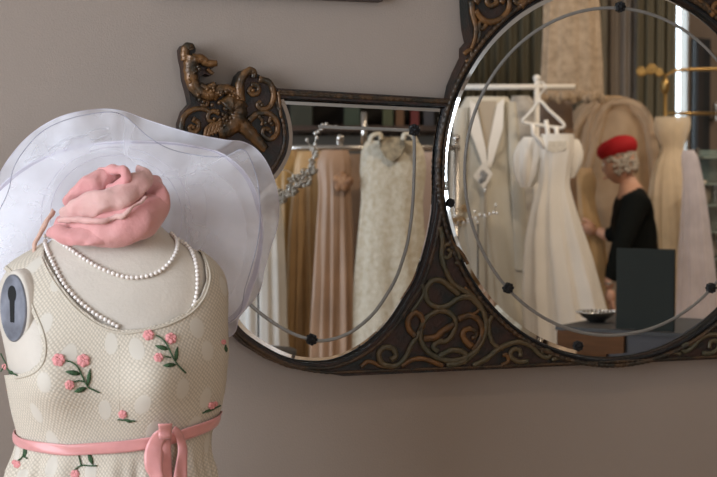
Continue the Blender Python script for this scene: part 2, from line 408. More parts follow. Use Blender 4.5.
# glass panels with bevels and etched lines
def glass(poly, bevel, tilt, name, lines):
    inner = offset(poly, bevel)
    g = MB(); n = len(inner); tri = tessellate_polygon([[Vector((q[0], q[1], 0)) for q in inner]])
    g.add([P3(q, 0) for q in inner], [tuple(t) for t in tri]); go = g.build(name, MIRR, wm, smooth=False)
    e = MB(); vs = [P3(q, 0) for q in inner]+[P3(q, -tilt) for q in poly]
    e.add(vs, [(k, (k+1) % n, n+(k+1) % n, n+k) for k in range(n)])
    e.build('bevelled_edge', BEV, go, smooth=False)
    for pts, closed in lines:
        e = MB(); N = len(pts); A = []
        for i in range(N):
            a = Vector(pts[i-1] if (closed or i) else pts[i]); c = Vector(pts[(i+1) % N] if (closed or i < N-1) else pts[i]); t = (c-a).normalized(); nn = Vector((-t.y, t.x)); p = Vector(pts[i])
            A.append([P3(p+nn*w, o) for w, o in ((-.0032, .0001), (-.0018, .0009), (.0018, .0009), (.0032, .0001))])
        if closed: A.append(A[0])
        e.grid(A); e.build('etched_line', ETCH, go)
    return go
glass(circ(R), .0095, .00142, 'round_glass', [(circ(R2, 160), True)])
ln = [(318, 126.6), (338.4, 127.7), (360, 128.4), (385, 129.3), (414, 130.5)]
ln2 = [(414, 131), (414.4, 150), (414, 175), (412.6, 205), (408.5, 238), (402, 262), (393.4, 283.4), (375.5, 311), (355.7, 329), (337, 338), (321, 340.8), (311, 339.5), (292.9, 333.7), (270.9, 321.1), (249.5, 303.9), (238, 288), (233, 270), (235, 250), (246, 226)]
def lin(pts): return [(p.x, p.y) for p in cat([Vector((*w2(*p), 0)) for p in pts], 5)]
l1, l2 = lin(ln), lin(ln2)
glass(small, .0095, .00135, 'left_glass', [(l1, False), (l2, False)])
glass(smallR, .0095, .00135, 'right_glass', [([mxq(q) for q in l1], False), ([mxq(q) for q in l2], False)])
def rosette(q, r):
    b = MB(); c = P3(q, .002)
    b.ball(c, r*.95, 12, 8, (1, .5, 1))
    for k in range(8):
        a = 2*pi*k/8; b.ball(c+Vector((cos(a)*r*.72, -.002, sin(a)*r*.72)), r*.32, 6, 4)
    b.ball(c+Vector((0, -r*.42, 0)), r*.36, 6, 4)
    b.build('rosette', BLACK, wm)
for px, py, r in ((620, 7, .0105), (508, 288, .0105), (711, 288, .0105), (450, 203, .0088), (578, 346, .010), (414, 130, .0108), (311.5, 339.5, .0105)):
    rosette(w2(px, py), r)
# carved relief
KS = [1.6]
def carve(b, pts, r0, r1=None, off=.012, flat=.75, n=5, mid=None):
    P = cat([Vector((*w2(*p), 0)) for p in pts], n); N = len(P); r1 = r0 if r1 is None else r1
    rad = []; r0 *= KS[0]; r1 *= KS[0]
    for i in range(N):
        t = i/(N-1); r = r0+(r1-r0)*t
        if mid: r += (mid-(r0+r1)/2)*sin(pi*t)
        rad.append(r*(1+.06*sin(i*1.7)))
    Q = [P3((p.x, p.y), off) for p in P]
    b.tube(Q, rad, 8, nrm=(0, 1, 0), flat=flat)
def both(b, name, m):
    """the carving, and the same carving repeated on the right-hand half"""
    b.build(name, m, wm); b.v = [(2*CX-p[0], p[1], p[2]) for p in b.v]; b.f = [t[::-1] for t in b.f]; b.build(name, m, wm)
C1 = lambda p: crop(340, 270, 4.3375, p)
C2 = lambda p: crop(430, 220, 2.982, p)
C3 = lambda p: crop(450, 0, 5.3, p)
C4 = lambda p: crop(175, 40, 4.336, p)
g = MB()
carve(g, C1([(505, 105), (465, 72), (430, 45), (390, 45), (362, 85), (372, 135), (415, 160), (460, 150), (500, 122), (545, 115), (580, 140), (610, 180), (622, 230), (612, 290), (582, 340), (540, 372), (480, 390), (420, 380), (370, 350), (340, 300), (345, 240), (370, 200), (420, 175), (465, 185), (490, 220), (480, 270), (450, 305), (415, 308), (393, 330), (412, 350)]), .0036, .0034)
carve(g, C1([(210, 388), (232, 368), (218, 338), (182, 333), (158, 362), (175, 402), (228, 412), (270, 380), (300, 320), (320, 290), (345, 240)]), .0036, .003)
carve(g, C1([(420, 372), (470, 345), (520, 352), (538, 380), (500, 402), (450, 408)]), .0036)
carve(g, C2([(45, 85), (55, 97), (45, 112), (30, 104), (34, 78), (52, 72), (72, 88), (80, 112), (70, 130)]), .0026)
carve(g, C2([(22, 20), (30, 60), (28, 110), (40, 150), (62, 188), (110, 220), (140, 250), (158, 292), (155, 340), (130, 390), (90, 425)]), .0034, .003)
carve(g, C2([(178, 285), (168, 305), (170, 340), (184, 370), (210, 382)]), .003, .0026)
carve(g, C2([(120, 432), (160, 412), (200, 380), (250, 362), (290, 372), (318, 398), (340, 408), (352, 398), (338, 386), (322, 392)]), .0036, .0026)
carve(g, C2([(262, 405), (258, 385), (238, 385), (232, 404), (254, 420), (285, 418)]), .003)
carve(g, C2([(355, 415), (380, 408), (400, 416), (440, 424)]), .0026, .001)
carve(g, C1([(345, 60), (352, 100), (330, 140), (300, 180)]), .0026, .002)
both(g, 'vine_scroll_carving', BR_GREEN)
g = MB()
carve(g, C1([(500, 212), (550, 195), (590, 215), (605, 260), (592, 310), (562, 345)]), .0042, .003)
carve(g, C1([(560, 330), (530, 300), (522, 270), (545, 252), (575, 262), (578, 285), (560, 292)]), .0042, .0026)
carve(g, C1([(350, 295), (400, 290), (440, 260), (482, 232)]), .0042)
carve(g, C1([(318, 285), (290, 255), (285, 215), (312, 184), (340, 198), (350, 230), (335, 262)]), .0036)
carve(g, C1([(255, 414), (300, 387), (350, 382), (400, 398), (435, 412)]), .003)
carve(g, C1([(80, 418), (108, 395), (140, 400), (165, 415), (225, 424)]), .003, .0016)
carve(g, C2([(52, 45), (60, 70), (85, 95), (105, 130)]), .0022)
carve(g, C2([(95, 200), (125, 225), (140, 262), (120, 280)]), .002)
carve(g, C2([(205, 432), (225, 420), (222, 402), (208, 400)]), .0026)
both(g, 'vine_scroll_carving', BR_WARM)
g = MB()   # crest above the round glass
carve(g, C3([(120, 60), (165, 112), (225, 118), (280, 82), (302, 30), (290, -20)]), .0042, .0034)
carve(g, C3([(180, 130), (160, 155), (140, 140), (150, 118), (175, 120)]), .003)
carve(g, C3([(100, 10), (108, 80), (125, 150), (118, 215), (100, 262)]), .0042, .0022)
carve(g, C3([(135, 150), (145, 190), (130, 230)]), .003, .0016)
carve(g, C3([(120, 20), (160, -20), (210, -22), (235, 12), (205, 36), (180, 10), (200, -10)]), .0042, .003)
carve(g, C3([(255, 20), (290, -25), (340, -30), (370, 0), (345, 22), (322, 4)]), .0042, .003)
carve(g, C3([(360, 40), (410, -10), (470, -45), (540, -60)]), .0042, .003)
carve(g, C3([(420, -60), (380, -110), (300, -150), (200, -150), (150, -100), (200, -70), (230, -110)]), .005, .003)
carve(g, C3([(440, -90), (520, -150), (600, -190), (700, -170), (680, -110), (620, -120)]), .005, .003)
carve(g, C3([(560, -250), (640, -320), (760, -380), (850, -420)]), .005, .004)
carve(g, C3([(60, 290), (95, 270), (100, 310), (70, 330)]), .003, .002)
both(g, 'crest_carving', BR_WARM)
# dragon
def dragon(mirrored):
    g = MB(); KS[0] = 1.2
    carve(g, C4([(66, 46), (60, 34), (44, 36), (38, 60), (42, 90)]), .0062, .0075)
    carve(g, C4([(70, 75), (62, 110), (62, 150), (72, 195), (105, 232), (160, 240)]), .0115, .009, off=.014, flat=.9)
    carve(g, C4([(70, 88), (105, 86), (132, 104), (172, 104)]), .0085, .0045, off=.018)
    carve(g, C4([(100, 200), (128, 212), (150, 203), (165, 192)]), .0055, .004, off=.016)
    carve(g, C4([(132, 128), (148, 142), (160, 148)]), .003, .0022, off=.014)
    carve(g, C4([(150, 250), (190, 218), (232, 222), (262, 250), (290, 300)]), .0085, .007, off=.014)
    carve(g, C4([(215, 300), (240, 280), (262, 300), (262, 340), (240, 372), (205, 392), (180, 400)]), .0165, .012, off=.012, flat=.8)
    carve(g, C4([(262, 345), (300, 385), (335, 420), (385, 475)]), .013, .007, off=.012, flat=.8)
    carve(g, C4([(275, 270), (272, 225), (275, 185), (292, 152), (318, 134), (334, 146), (330, 166)]), .008, .0042, off=.015)
    for k in range(6):   # wing feathers
        carve(g, C4([(120+k*14, 425-k*6), (128+k*16, 385-k*5), (155+k*12, 362-k*4)]), .0035, .002, off=.018)
    if mirrored: g.v = [(2*CX-p[0], p[1], p[2]) for p in g.v]; g.f = [t[::-1] for t in g.f]
    d = g.build('dragon_carving', BR_WARM, wm)
    g = MB(); KS[0] = 1.15
    for p, r in ((((355, 172), (400, 186), (420, 235), (408, 285), (372, 302), (350, 284), (365, 270)), .0052), (((312, 352), (350, 322), (398, 320), (432, 355), (434, 405), (405, 432), (374, 412), (380, 386), (405, 392)), .0052),
                 (((322, 196), (350, 200), (355, 228), (330, 240), (312, 222), (325, 208)), .0042), (((355, 330), (372, 352), (368, 372)), .0035), (((412, 330), (402, 355), (418, 372)), .0035),
                 (((28, 420), (22, 370), (40, 325), (80, 302), (125, 302), (150, 320)), .005), (((70, 345), (95, 362), (92, 392), (66, 400), (55, 380), (70, 372)), .0042), (((185, 320), (160, 310), (138, 325), (140, 350), (165, 355)), .0042),
                 (((110, 250), (135, 265), (130, 285), (105, 282)), .0035), (((440, 225), (446, 280), (452, 340)), .003)):
        carve(g, C4(p), r, r*.7, off=.013)
    for p in ((70, 380), (160, 345), (150, 285), (180, 275), (325, 222), (365, 285), (380, 362), (405, 365), (402, 400), (200, 345), (215, 352), (228, 340), (208, 335), (95, 130), (80, 140), (88, 120), (75, 125), (128, 215), (145, 225), (155, 210), (240, 245), (262, 256), (195, 385), (185, 370), (205, 372), (95, 262), (112, 270), (75, 345)):
        q = C4([p])[0]; g.ball(P3(w2(*q), .021), .0036, 7, 5)
    rg = random.Random(11)
    for k in range(46):   # curled mane and scales along the neck, back and wing
        u = rg.random(); bx_, by_ = [(62+rg.uniform(-14, 14), 90+u*110), (90+u*150, 232+rg.uniform(-14, 12)), (175+u*95, 330+rg.uniform(-35, 30))][k % 3]
        q = C4([(bx_, by_)])[0]; g.ball(P3(w2(*q), .0215 if k % 3 < 2 else .020), .0024+.0016*rg.random(), 6, 4)
    if mirrored: g.v = [(2*CX-p[0], p[1], p[2]) for p in g.v]; g.f = [t[::-1] for t in g.f]
    g.build('beaded_scroll', bpy.data.materials['green_bronze_scroll'] if False else BR_WARM, d)
dragon(False); dragon(True)

# picture frame at the very top of the wall
p0 = wp(382, 1.5, -.01)
pf = thing('picture_frame', 'dark wooden picture frame high on the taupe wall above the mirror', 'picture', (p0.x-.2, WY, p0.z))
b = MB(); wd, hh = .42, .5
for c, s_ in (((p0.x-wd/2, WY-.012, p0.z+.015), (wd, .024, .03)), ((p0.x-wd/2, WY-.012, p0.z+hh-.015), (wd, .024, .03)), ((p0.x-.015, WY-.012, p0.z+hh/2), (.03, .024, hh-.06)), ((p0.x-wd+.015, WY-.012, p0.z+hh/2), (.03, .024, hh-.06))): b.box(c, s_)
b.build('frame_moulding', DWOOD, pf, smooth=False)
b = MB(); b.box((p0.x-wd/2, WY-.006, p0.z+hh/2), (wd-.06, .008, hh-.06)); b.build('picture_panel', mat('plain_print', (.35, .3, .25), .7, col2=(.2, .22, .2), vscale=5), pf, smooth=False)

# ------------------------------------------------------------------ dress form
BD = 2.05   # view depth of the form's axis
BODY = smooth_tab([(192, 80, 150, .048), (200, 80, 150, .050), (222, 73, 156, .054), (234, 62, 168, .060), (243, 48, 182, .066), (251, 34, 197, .072), (260, 18, 209, .078), (272, 6, 219, .086), (290, -2, 224, .096), (320, 1, 223, .105), (350, 8, 224, .110), (385, 14, 221, .108), (408, 18, 217, .100), (432, 24, 207, .090), (455, 22, 204, .092), (480, 19, 206, .10), (540, 10, 216, .115), (600, 10, 214, .11), (640, 30, 195, .09)], 3, 3)
def body(y, phi, off=0.0, pleat=0.0):
    xl, xr, hd = interp(y, BODY); hw = (xr-xl)/2*BD/F; c = at((xl+xr)/2, y, BD)
    cp, sp = cos(phi), sin(phi); e = 2/2.25
    cx_ = abs(cp)**e*(1 if cp > 0 else -1); sx = abs(sp)**e*(1 if sp > 0 else -1)
    dep = hd
    if sp > 0:
        for bx_ in (-.46, .50): dep += .040*math.exp(-((cp-bx_)/.33)**2-((y-368)/34)**2)*sp
    p = c+RV*(cx_*(hw+off))-DH*(sx*(dep+off))
    return p
df = thing('dress_form', 'headless cream dress form torso with a grey keyhole armhole plate, wearing lace dress', 'mannequin', at(115, 240, BD)*1.0)
df.location = (at(115, 240, BD).x, at(115, 240, BD).y, 0)
b = MB(); NP = 96
rows = [[body(y, 2*pi*k/NP) for k in range(NP)] for y in [192+(640-192)*i/150 for i in range(151)]]
b.grid(rows, True); b.add(rows[0], [tuple(range(NP))]); b.add(rows[-1], [tuple(range(NP))])
b.build('torso', FORM, df)
bodyB = BVHTree.FromPolygons([tuple(p) for p in b.v], [f for f in b.f])
# armhole plates
def armplate(side):
    ex = -1 if side < 0 else 1
    c = at(15 if side < 0 else 219, 308, BD-.074 if side < 0 else BD-.005)
    n = (RV*ex*.66-DH*.75).normalized() if side < 0 else (RV*.97-DH*.1).normalized(); a = n.cross(Vector((0, 0, 1))).normalized(); z = Vector((0, 0, 1))
    def ring(r, o, k=48): return [c+a*(.034*r*cos(2*pi*i/k))+z*(.053*r*sin(2*pi*i/k))+n*o for i in range(k)]
    q = MB(); R_ = [ring(1.1, -.055), ring(1.04, -.012), ring(1.02, -.002), ring(.96, .001), ring(.80, .0015)]; q.grid(R_, True); q.add(R_[-1], [tuple(range(48))])
    rim = q.build('arm_socket', FORM, df)
    q = MB(); R_ = [ring(.90, .001), ring(.90, .0035), ring(.87, .0045)]; q.grid(R_, True); q.add(R_[-1], [tuple(range(48))])
    pl = q.build('arm_plate', GREYMETAL, df)
    q = MB(); kh = [(.012*cos(t), .012*sin(t)+.016) for t in [radians(-55+290*i/20) for i in range(21)]]; kh = [(x_, y_) for x_, y_ in kh]+[(-.0055, -.024), (.0055, -.024)]
    K = [c+a*(x_*.8)+z*(y_+.004) for x_, y_ in kh]; nn = len(K)
    q.add([p+n*.0044 for p in K]+[p+n*.0052 for p in K], [tuple(range(nn)), tuple(range(nn, 2*nn))]+[(i, (i+1) % nn, nn+(i+1) % nn, nn+i) for i in range(nn)])
    q.build('keyhole_dark_fill', SLOT_DARK, pl, smooth=False)  # thin black sheet painted dark in place of a cut hole
armplate(-1); armplate(1)
b = MB(); q = df.location
b.tube([(q.x, q.y, .02), (q.x, q.y, at(115, 635, BD).z)], .014, 12); b.build('stand_pole', DWOOD, df)
b = MB(); b.tube([(q.x, q.y, 0), (q.x, q.y, .02), (q.x, q.y, .035)], [.17, .165, .03], 32); b.build('stand_base', DWOOD, df)

# dress
neck = [(199, 200), (200, 249), (205, 262), (207, 280), (201, 296), (188, 311), (165, 323), (140, 329), (120, 330), (98, 322), (78, 306), (62, 287), (50, 268), (44, 256), (44, 200)]
neckB = [(199, 200), (200, 249), (192, 256), (160, 262), (115, 264), (70, 262), (52, 262), (44, 256), (44, 200)]
arm = [(-60, 255), (2, 268), (14, 277), (24, 292), (32, 312), (40, 332), (43, 348), (40, 362), (30, 371), (14, 375), (-60, 376)]
SK = lambda y: max(0, min(1, (y-436)/30))
def dress_pt(y, phi):
    p = body(min(y, 480), phi, .0062)
    if y > 480: p = p+(at(115, y, BD)-at(115, 480, BD))
    xl, xr, hd = interp(min(y, 480), BODY); c = at((xl+xr)/2, y, BD); out = (p-c); out.z = 0
    s = SK(y); flare = 1+s*(.03+max(0, y-450)*.0007)
    fold = s*(.0045*sin(phi*34+1.5*sin(phi*5))*min(1, .35+(y-436)/120)*(1-.5*math.exp(-((cos(phi)-.1)/.35)**2))+.003*sin(phi*13+1))
    L_ = out.length; return c*1.0+out*(flare+fold/max(L_, .01))+Vector((0, 0, p.z-c.z))
b = MB(); NP = 288
ys = [225+(900-225)*i/240 for i in range(241)]
ys = [y for y in ys if y < 520]+[520+20*i for i in range(0, 30)]
rows = [[dress_pt(y, 2*pi*k/NP) for k in range(NP)] for y in ys]
b.grid(rows, True)
cy0 = at(115, 300, BD)
def dfn(p):
    x_, y_ = proj(p); back = (p-cy0).dot(DH) > 0
    f = poly_sd(x_, y_, neckB if back else neck)
    if x_ < 100: f = min(f, poly_sd(x_, y_, arm))
    if back and x_ > 120: f = min(f, poly_sd(x_, y_, [(219, 285), (240, 280), (240, 350), (219, 340)]))
    return f
b.clip(dfn)
dress = b.build('lace_dress', LACE, None, solid=.0016)
tag(dress, 'sleeveless cream lace dress with pink flower embroidery and pink ribbon sash on the dress form', 'dress')
dressB = BVHTree.FromPolygons([tuple(p) for p in b.v], b.f)
def onto(px, py, lift=0.0, trees=None):
    best = None; r = ray(px, py).normalized()
    for T in (trees or (dressB, bodyB)):
        h = T.ray_cast(CAM, r)
        if h[0] is not None and (best is None or h[3] < best[3]): best = h
    if best is None:
        d = BD-.02; return at(px, py, d), -DV
    n = best[1]; n = n if n.dot(r) < 0 else -n
    return best[0]+n*lift, n
# bound edges
def edging(pts, name, closed=False, trees=None):
    q = MB(); P = []
    for p in cat([Vector((*p, 0)) for p in pts], 8, closed): P.append(onto(p.x, p.y, .0012, (dressB,) if trees is None else trees)[0])
    # drop jumps
    out = [P[0]]
    for p in P[1:]:
        if (p-out[-1]).length < .03: out.append(p)
    q.tube(out, .0016, 6); q.build(name, LACEE, dress)
edging([(202, 253), (207.5, 265), (209.5, 280), (203.5, 298), (190, 313.5), (166, 326), (140, 332), (120, 333), (97, 325), (76, 309), (60, 290), (48, 271), (42, 258)], 'neck_edging')
edging([(6, 266.5), (17, 277), (27, 291), (35, 311), (43, 331), (46, 348), (43, 364), (32, 374), (16, 378)], 'armhole_edging')
# embroidery
def leafpoly(x0, y0, x1, y1, w):
    dx, dy = x1-x0, y1-y0; L_ = hypot(dx, dy); nx, ny = -dy/L_, dx/L_; out = []
    for t, k in ((0, 0), (.25, .8), (.5, 1), (.75, .7), (1, 0), (.75, -.7), (.5, -1), (.25, -.8)): out.append((x0+dx*t+nx*w*k, y0+dy*t+ny*w*k))
    return out
def sprig(flowers, stems, leaves, lift=.0022):
    q = MB()
    for st in stems:
        P = [onto(p.x, p.y, lift)[0] for p in cat([Vector((*p, 0)) for p in st], 4)]; q.tube(P, .0011, 6, mi=1)
    for lf in leaves:
        pl = leafpoly(*lf); c = onto((lf[0]+lf[2])/2, (lf[1]+lf[3])/2, lift+.0012)[0]; V = [onto(x_, y_, lift)[0] for x_, y_ in pl]; W_ = [onto(x_, y_, lift-.003)[0] for x_, y_ in pl]
        q.add([c]+V+W_, [(0, 1+i, 1+(i+1) % 8) for i in range(8)]+[(1+i, 9+i, 9+(i+1) % 8, 1+(i+1) % 8) for i in range(8)], 1)
    for fx, fy, fr in flowers:
        for k in range(6):
            a = 2*pi*k/6+fx; p, n = onto(fx+cos(a)*fr*.55, fy+sin(a)*fr*.55, lift); q.ball(p, fr*.52*BD/F, 8, 5, (1, .4, 1), 0, rot=(-DH).to_track_quat('-Y', 'Z').to_matrix() if False else Matrix.Rotation(-TH, 3, 'Z'))
        p, n = onto(fx, fy, lift+.0005); q.ball(p, fr*.35*BD/F, 8, 5, (1, .6, 1), 0, rot=Matrix.Rotation(-TH, 3, 'Z'))
    q.build('flower_embroidery', [PFLOWER, PGREEN], dress)
A1 = lambda p: crop(40, 330, 6.81, p)
def sc(fn, fl, st, lf, s):
    return ([(*fn([(a, b_)])[0], r) for a, b_, r in fl], [fn(x_) for x_ in st], [(*fn([(a, b_)])[0], *fn([(c, d)])[0], w) for a, b_, c, d, w in lf])
sprig(*sc(A1, [(128, 208, 6.2), (295, 210, 6.2), (200, 372, 4.6)], [[(170, 212), (215, 222), (255, 252), (285, 310), (325, 385), (370, 408), (405, 425)], [(305, 352), (260, 345), (222, 355)]],
          [(280, 300, 168, 284, 2.6), (325, 385, 342, 262, 2.2), (320, 392, 230, 420, 2.6)], 1))
A2 = lambda p: crop(0, 220, 2.983, p)
sprig(*sc(A2, [(443, 345, 5.4), (508, 355, 5.6), (472, 412, 4.4)], [[(465, 345), (485, 358), (500, 380), (522, 425), (552, 456)], [(508, 412), (490, 408)]],
          [(502, 388, 462, 376, 2.2), (522, 425, 528, 378, 1.9), (525, 432, 484, 435, 2.2)], 1))
A3 = lambda p: crop(0, 340, 2.9875, p)
sprig(*sc(A3, [(367, 220, 4.2)], [[(352, 236), (378, 238), (405, 240)]], [(395, 244, 372, 236, 1.5)], 1))
sprig(*sc(A3, [(628, 195, 3.6), (640, 190, 2.6)], [[(602, 217), (625, 208), (655, 195)]], [(605, 216, 640, 204, 1.2)], 1))
sprig(*sc(A3, [(225, 402, 4.6), (240, 326, 3.2)], [[(228, 398), (225, 388), (245, 375), (268, 376), (290, 376)], [(245, 375), (238, 350), (235, 332)]], [(278, 374, 264, 335, 2.2)], 1))
sprig(*sc(A3, [(54, 372, 3.8), (46, 366, 2.6)], [[(58, 360), (72, 348), (76, 320)], [(72, 348), (84, 354)]], [(76, 350, 80, 318, 1.5)], 1))
sprig(*sc(A3, [(14, 80, 3.0)], [[(2, 40), (12, 60), (30, 90), (55, 105)], [(14, 75), (2, 95)]], [(30, 92, 40, 102, 1.6)], 1))
sprig(*sc(A3, [(664, 6, 2.6)], [[(670, 15), (672, 34)]], [(671, 18, 674, 36, 1.4)], 1))
# sash
SY = lambda cp: interp(cp, [(-1, 433.5), (-.85, 435.5), (-.3, 437.5), (.2, 433.5), (.55, 429), (1, 419)])[0]
rows = []
for j in range(7):
    s_ = -1+2*j/6; row = []
    for k in range(160):
        ph = 2*pi*k/160; cp = cos(ph); yc = SY(cp)+ (4 if sin(ph) < 0 else 0)*(-sin(ph)); hgt = 5.6+1.0*cp
        p = body(yc+s_*hgt, ph, .0105+.0012*sin(ph*9+s_*2)*(1 if abs(s_) < .9 else .2)+.001*(1-s_*s_)); row.append(p)
    rows.append(row)
b = MB(); b.grid(rows, True); sash = b.build('ribbon_sash', PINK, dress, solid=.0012)
def ribbon(pts, lift, name='ribbon_tail'):
    """pts: (left x, left y, right x, right y)"""
    q = MB(); L_ = cat([Vector((a, b_, 0)) for a, b_, c, d in pts], 6); R_ = cat([Vector((c, d, 0)) for a, b_, c, d in pts], 6); rows = []
    for i, (l, r) in enumerate(zip(L_, R_)):
        row = []
        for k in range(7):
            t = k/6; m = l.lerp(r, t); yy = min(m.y, 476); base = onto(m.x, yy, 0, (dressB,))[0]; d0 = (base-CAM).dot(DV)
            row.append(at(m.x, m.y, d0-lift-.0015*sin(pi*t)-.002*sin(i*.5)))
        rows.append(row)
    q.grid(rows); q.build(name, PINK, sash, solid=.0012)
ribbon([(163, 428, 169, 437), (153, 434, 163, 444), (145, 450, 163, 456), (145, 468, 163, 472), (151, 482, 166, 484), (152, 520, 168, 520)], .014)
ribbon([(160, 438, 171, 440), (160, 452, 171, 452), (161, 470, 172, 470), (162, 500, 174, 500)], .010)
ribbon([(172, 431, 175, 426), (176, 438, 182, 432), (178, 450, 187, 448), (176, 464, 187, 462), (173, 482, 187, 482), (172, 520, 186, 520)], .016)
ribbon([(158, 424, 172, 423.5), (158.5, 428, 172, 427), (158.5, 434, 171.5, 434), (159, 438.5, 171, 438.5)], .022, 'ribbon_knot')

b = MB(); b.tube([onto(119+.4*sin(y_*.3), y_, .0004, (dressB,))[0] for y_ in range(345, 428, 6)], .0009, 5); b.build('front_seam', LACEE, dress)
# pearls
strands = [[(49, 237), (57, 240.8), (72, 250.8), (87, 261), (104, 270.3), (124, 277.3), (140.8, 277.8), (157.6, 273), (169, 263.6), (175.5, 252.5), (176, 243), (170, 235)],
           [(45, 236), (47, 248.5), (55.3, 267), (65.4, 285.4), (80.5, 302), (97.2, 315), (108, 321), (118, 327)],
           [(186, 317), (191, 309), (195, 297), (196.4, 283.7), (195.4, 267), (191, 253.5), (184, 245.5), (177, 241)]]
nk = thing('pearl_necklace', 'double strand of cream pearls around the neck of the dress form', 'necklace', onto(124, 277)[0])
pm = None
for st in strands:
    P = [onto(p.x, p.y, .0032, (bodyB,))[0] for p in cat([Vector((*p, 0)) for p in st], 30)]
    acc = 0; last = P[0]; pts = [P[0]]
    for a, c in zip(P, P[1:]):
        if (c-a).length > .05: continue
        acc += (c-a).length
        if acc >= .0063: pts.append(c); acc = 0
    for p in pts:
        if pm is None:
            q = MB(); q.ball((0, 0, 0), .0032, 12, 8); o = q.build('pearl', PEARL); pm = o.data
        else: o = bpy.data.objects.new('pearl', pm); COL.objects.link(o)
        o.parent = nk; o.location = p-nk.location

# scarf
def fold(b, pts, radii, depths, flat=.62, n=7, mi=0, nseg=20, wr=.05):
    P = cat([Vector((x_, y_, d)) for (x_, y_), d in zip(pts, depths)], n); N = len(P)
    Rr = cat([Vector((r, 0, 0)) for r in radii], n)
    vs = []
    rad = [max(.0015, r.x*BD/F) for r in Rr]
    Q = [at(p.x, p.y, p.z) for p in P]
    base = len(b.v); b.tube(Q, rad, nseg, nrm=tuple(DH), flat=flat, mi=mi)
    for i in range(base, len(b.v)):
        v = Vector(b.v[i]); d = noise.noise_vector(v*30)*.006+noise.noise_vector(v*80)*.0028; b.v[i] = tuple(v+d)
sf = thing('pink_scarf', 'rose pink scarf twisted in folds around the top of the dress form neck', 'scarf', at(110, 245, BD))
b = MB()
fold(b, [(58, 226), (80, 229), (110, 229), (138, 220), (156, 206), (160, 196)], [9, 15, 18, 21, 16, 7], [2.01, 1.975, 1.965, 1.975, 2.0, 2.03], .8)
fold(b, [(150, 180), (158, 195), (160, 212), (150, 228)], [8, 10, 9, 5], [2.03, 2.0, 2.0, 2.02], .9)
b.ball(at(112, 208, 2.035), .068, 24, 16, (1.0, .85, .72))
b.build('scarf_wrap', SCARF, sf, sub=1)
b = MB(); fold(b, [(60, 218), (76, 211), (98, 205), (120, 197), (137, 184), (143, 174), (136, 170)], [4, 10, 13, 13.5, 11, 7, 4], [1.985, 1.965, 1.955, 1.958, 1.972, 1.99, 2.01], .55)
b.build('scarf_fold', SCARF_P, sf, sub=1)
b = MB(); fold(b, [(66, 202), (78, 192), (94, 184), (110, 178), (122, 174)], [4, 9, 11, 9, 5], [2.01, 1.985, 1.975, 1.98, 1.99], .7)
fold(b, [(98, 172), (112, 170), (124, 170), (127, 177), (120, 184), (108, 188)], [4, 5.5, 5, 5, 4.5, 3], [1.985, 1.975, 1.965, 1.962, 1.965, 1.975], .8)
b.build('scarf_fold', SCARF, sf, sub=1)
b = MB(); fold(b, [(57, 221), (75, 219), (95, 222), (112, 220), (130, 212), (146, 196)], [2.2, 3, 2.8, 2.4, 2.4, 1.5], [1.965, 1.948, 1.94, 1.942, 1.945, 1.962], .7, nseg=8)
b.build('scarf_edge', SCARF_P, sf)
b = MB(); fold(b, [(47, 231), (58, 233), (78, 237), (103, 239), (128, 236)], [5.5, 8, 9, 7.5, 4], [1.985, 1.965, 1.955, 1.958, 1.97], .75)
b.build('scarf_roll', SCARF, sf, sub=1)
b = MB(); fold(b, [(54, 214), (44, 226), (38, 238), (36, 250)], [2.5, 3.2, 3.5, 2], [2.03, 2.02, 2.015, 2.01], .6, nseg=10)
b.build('scarf_tail', mat('peach_scarf_lining', (.66, .42, .32), .8), sf)

# hat
hat = thing('organza_hat', 'huge white organza hat with wide sheer ruffled brim behind the pink scarf', 'hat', at(120, 200, 2.12))
def brim(outline, center, base, bowl, rip, k, ph, mt, name, hem=None, wr=.0011, inner=.12, hemw=.0, lump=.004):
    O = cat([Vector((*p, 0)) for p in outline], 9, True); N = len(O); c = Vector((*center, 0)); rows = []
    nr = 26; edge = []
    for i in range(nr+1):
        t = inner+(1-inner)*i/nr; row = []
        for j, o_ in enumerate(O):
            q = c.lerp(o_, t); a = 2*pi*j/N
            d = base+bowl*t*t+rip*t**2.5*sin(k*a+ph)+rip*.4*t**3*sin(k*2.3*a+ph*2)+lump*noise.noise(Vector((q.x/22, q.y/22, ph)))
            row.append(at(q.x, q.y, d))
        rows.append(row)
    b = MB(); b.grid(rows, True); o = b.build(name, mt, hat)
    if name == 'brim':
        n0 = max(i for i in range(nr+1) if inner+(1-inner)*i/nr < .965)
        q = MB(); band = [[at(*c.lerp(o_, t).xy, (rows[-1][j]-CAM).dot(DV)-.0015) for j, o_ in enumerate(O)] for t in (.968, .98, .992, 1.002)]
        q.grid(band); q.build('hem_shade_band', BAND, o)  # hem strip with the edge's shadow put into its colour
    if hem:
        q = MB(); q.tube(rows[-1], wr, 6, closed=True); q.build('brim_wire', hem, o)
    return o
L1 = [(-30, 250), (-18, 215), (-2, 190), (22, 169), (55, 153), (85, 145.5), (120, 141.5), (160, 142), (195, 146), (222, 154), (243, 170), (256, 192), (262, 222), (261, 255), (253, 285), (236, 318), (190, 335), (120, 340), (50, 335), (-10, 310)]
L2 = [(-34, 260), (-20, 215), (-6, 185), (8, 160), (30, 135), (60, 117), (95, 109.5), (122, 111), (150, 121), (190, 133), (225, 140), (243, 142), (258, 151), (270, 169), (278, 196), (278, 222), (271, 246), (264, 270), (259, 292), (240, 316), (226, 338), (150, 345), (60, 335), (-10, 320)]
L3 = [(-28, 262), (-10, 226), (1, 207), (9, 189), (13, 170), (23, 152), (43, 131), (72, 118), (108, 112), (124, 116), (136, 126), (150, 138), (170, 149), (198, 155.5), (224, 156.5), (244, 150), (256, 175), (260, 205), (258, 240), (246, 285), (230, 322), (150, 338), (60, 330), (-10, 310)]
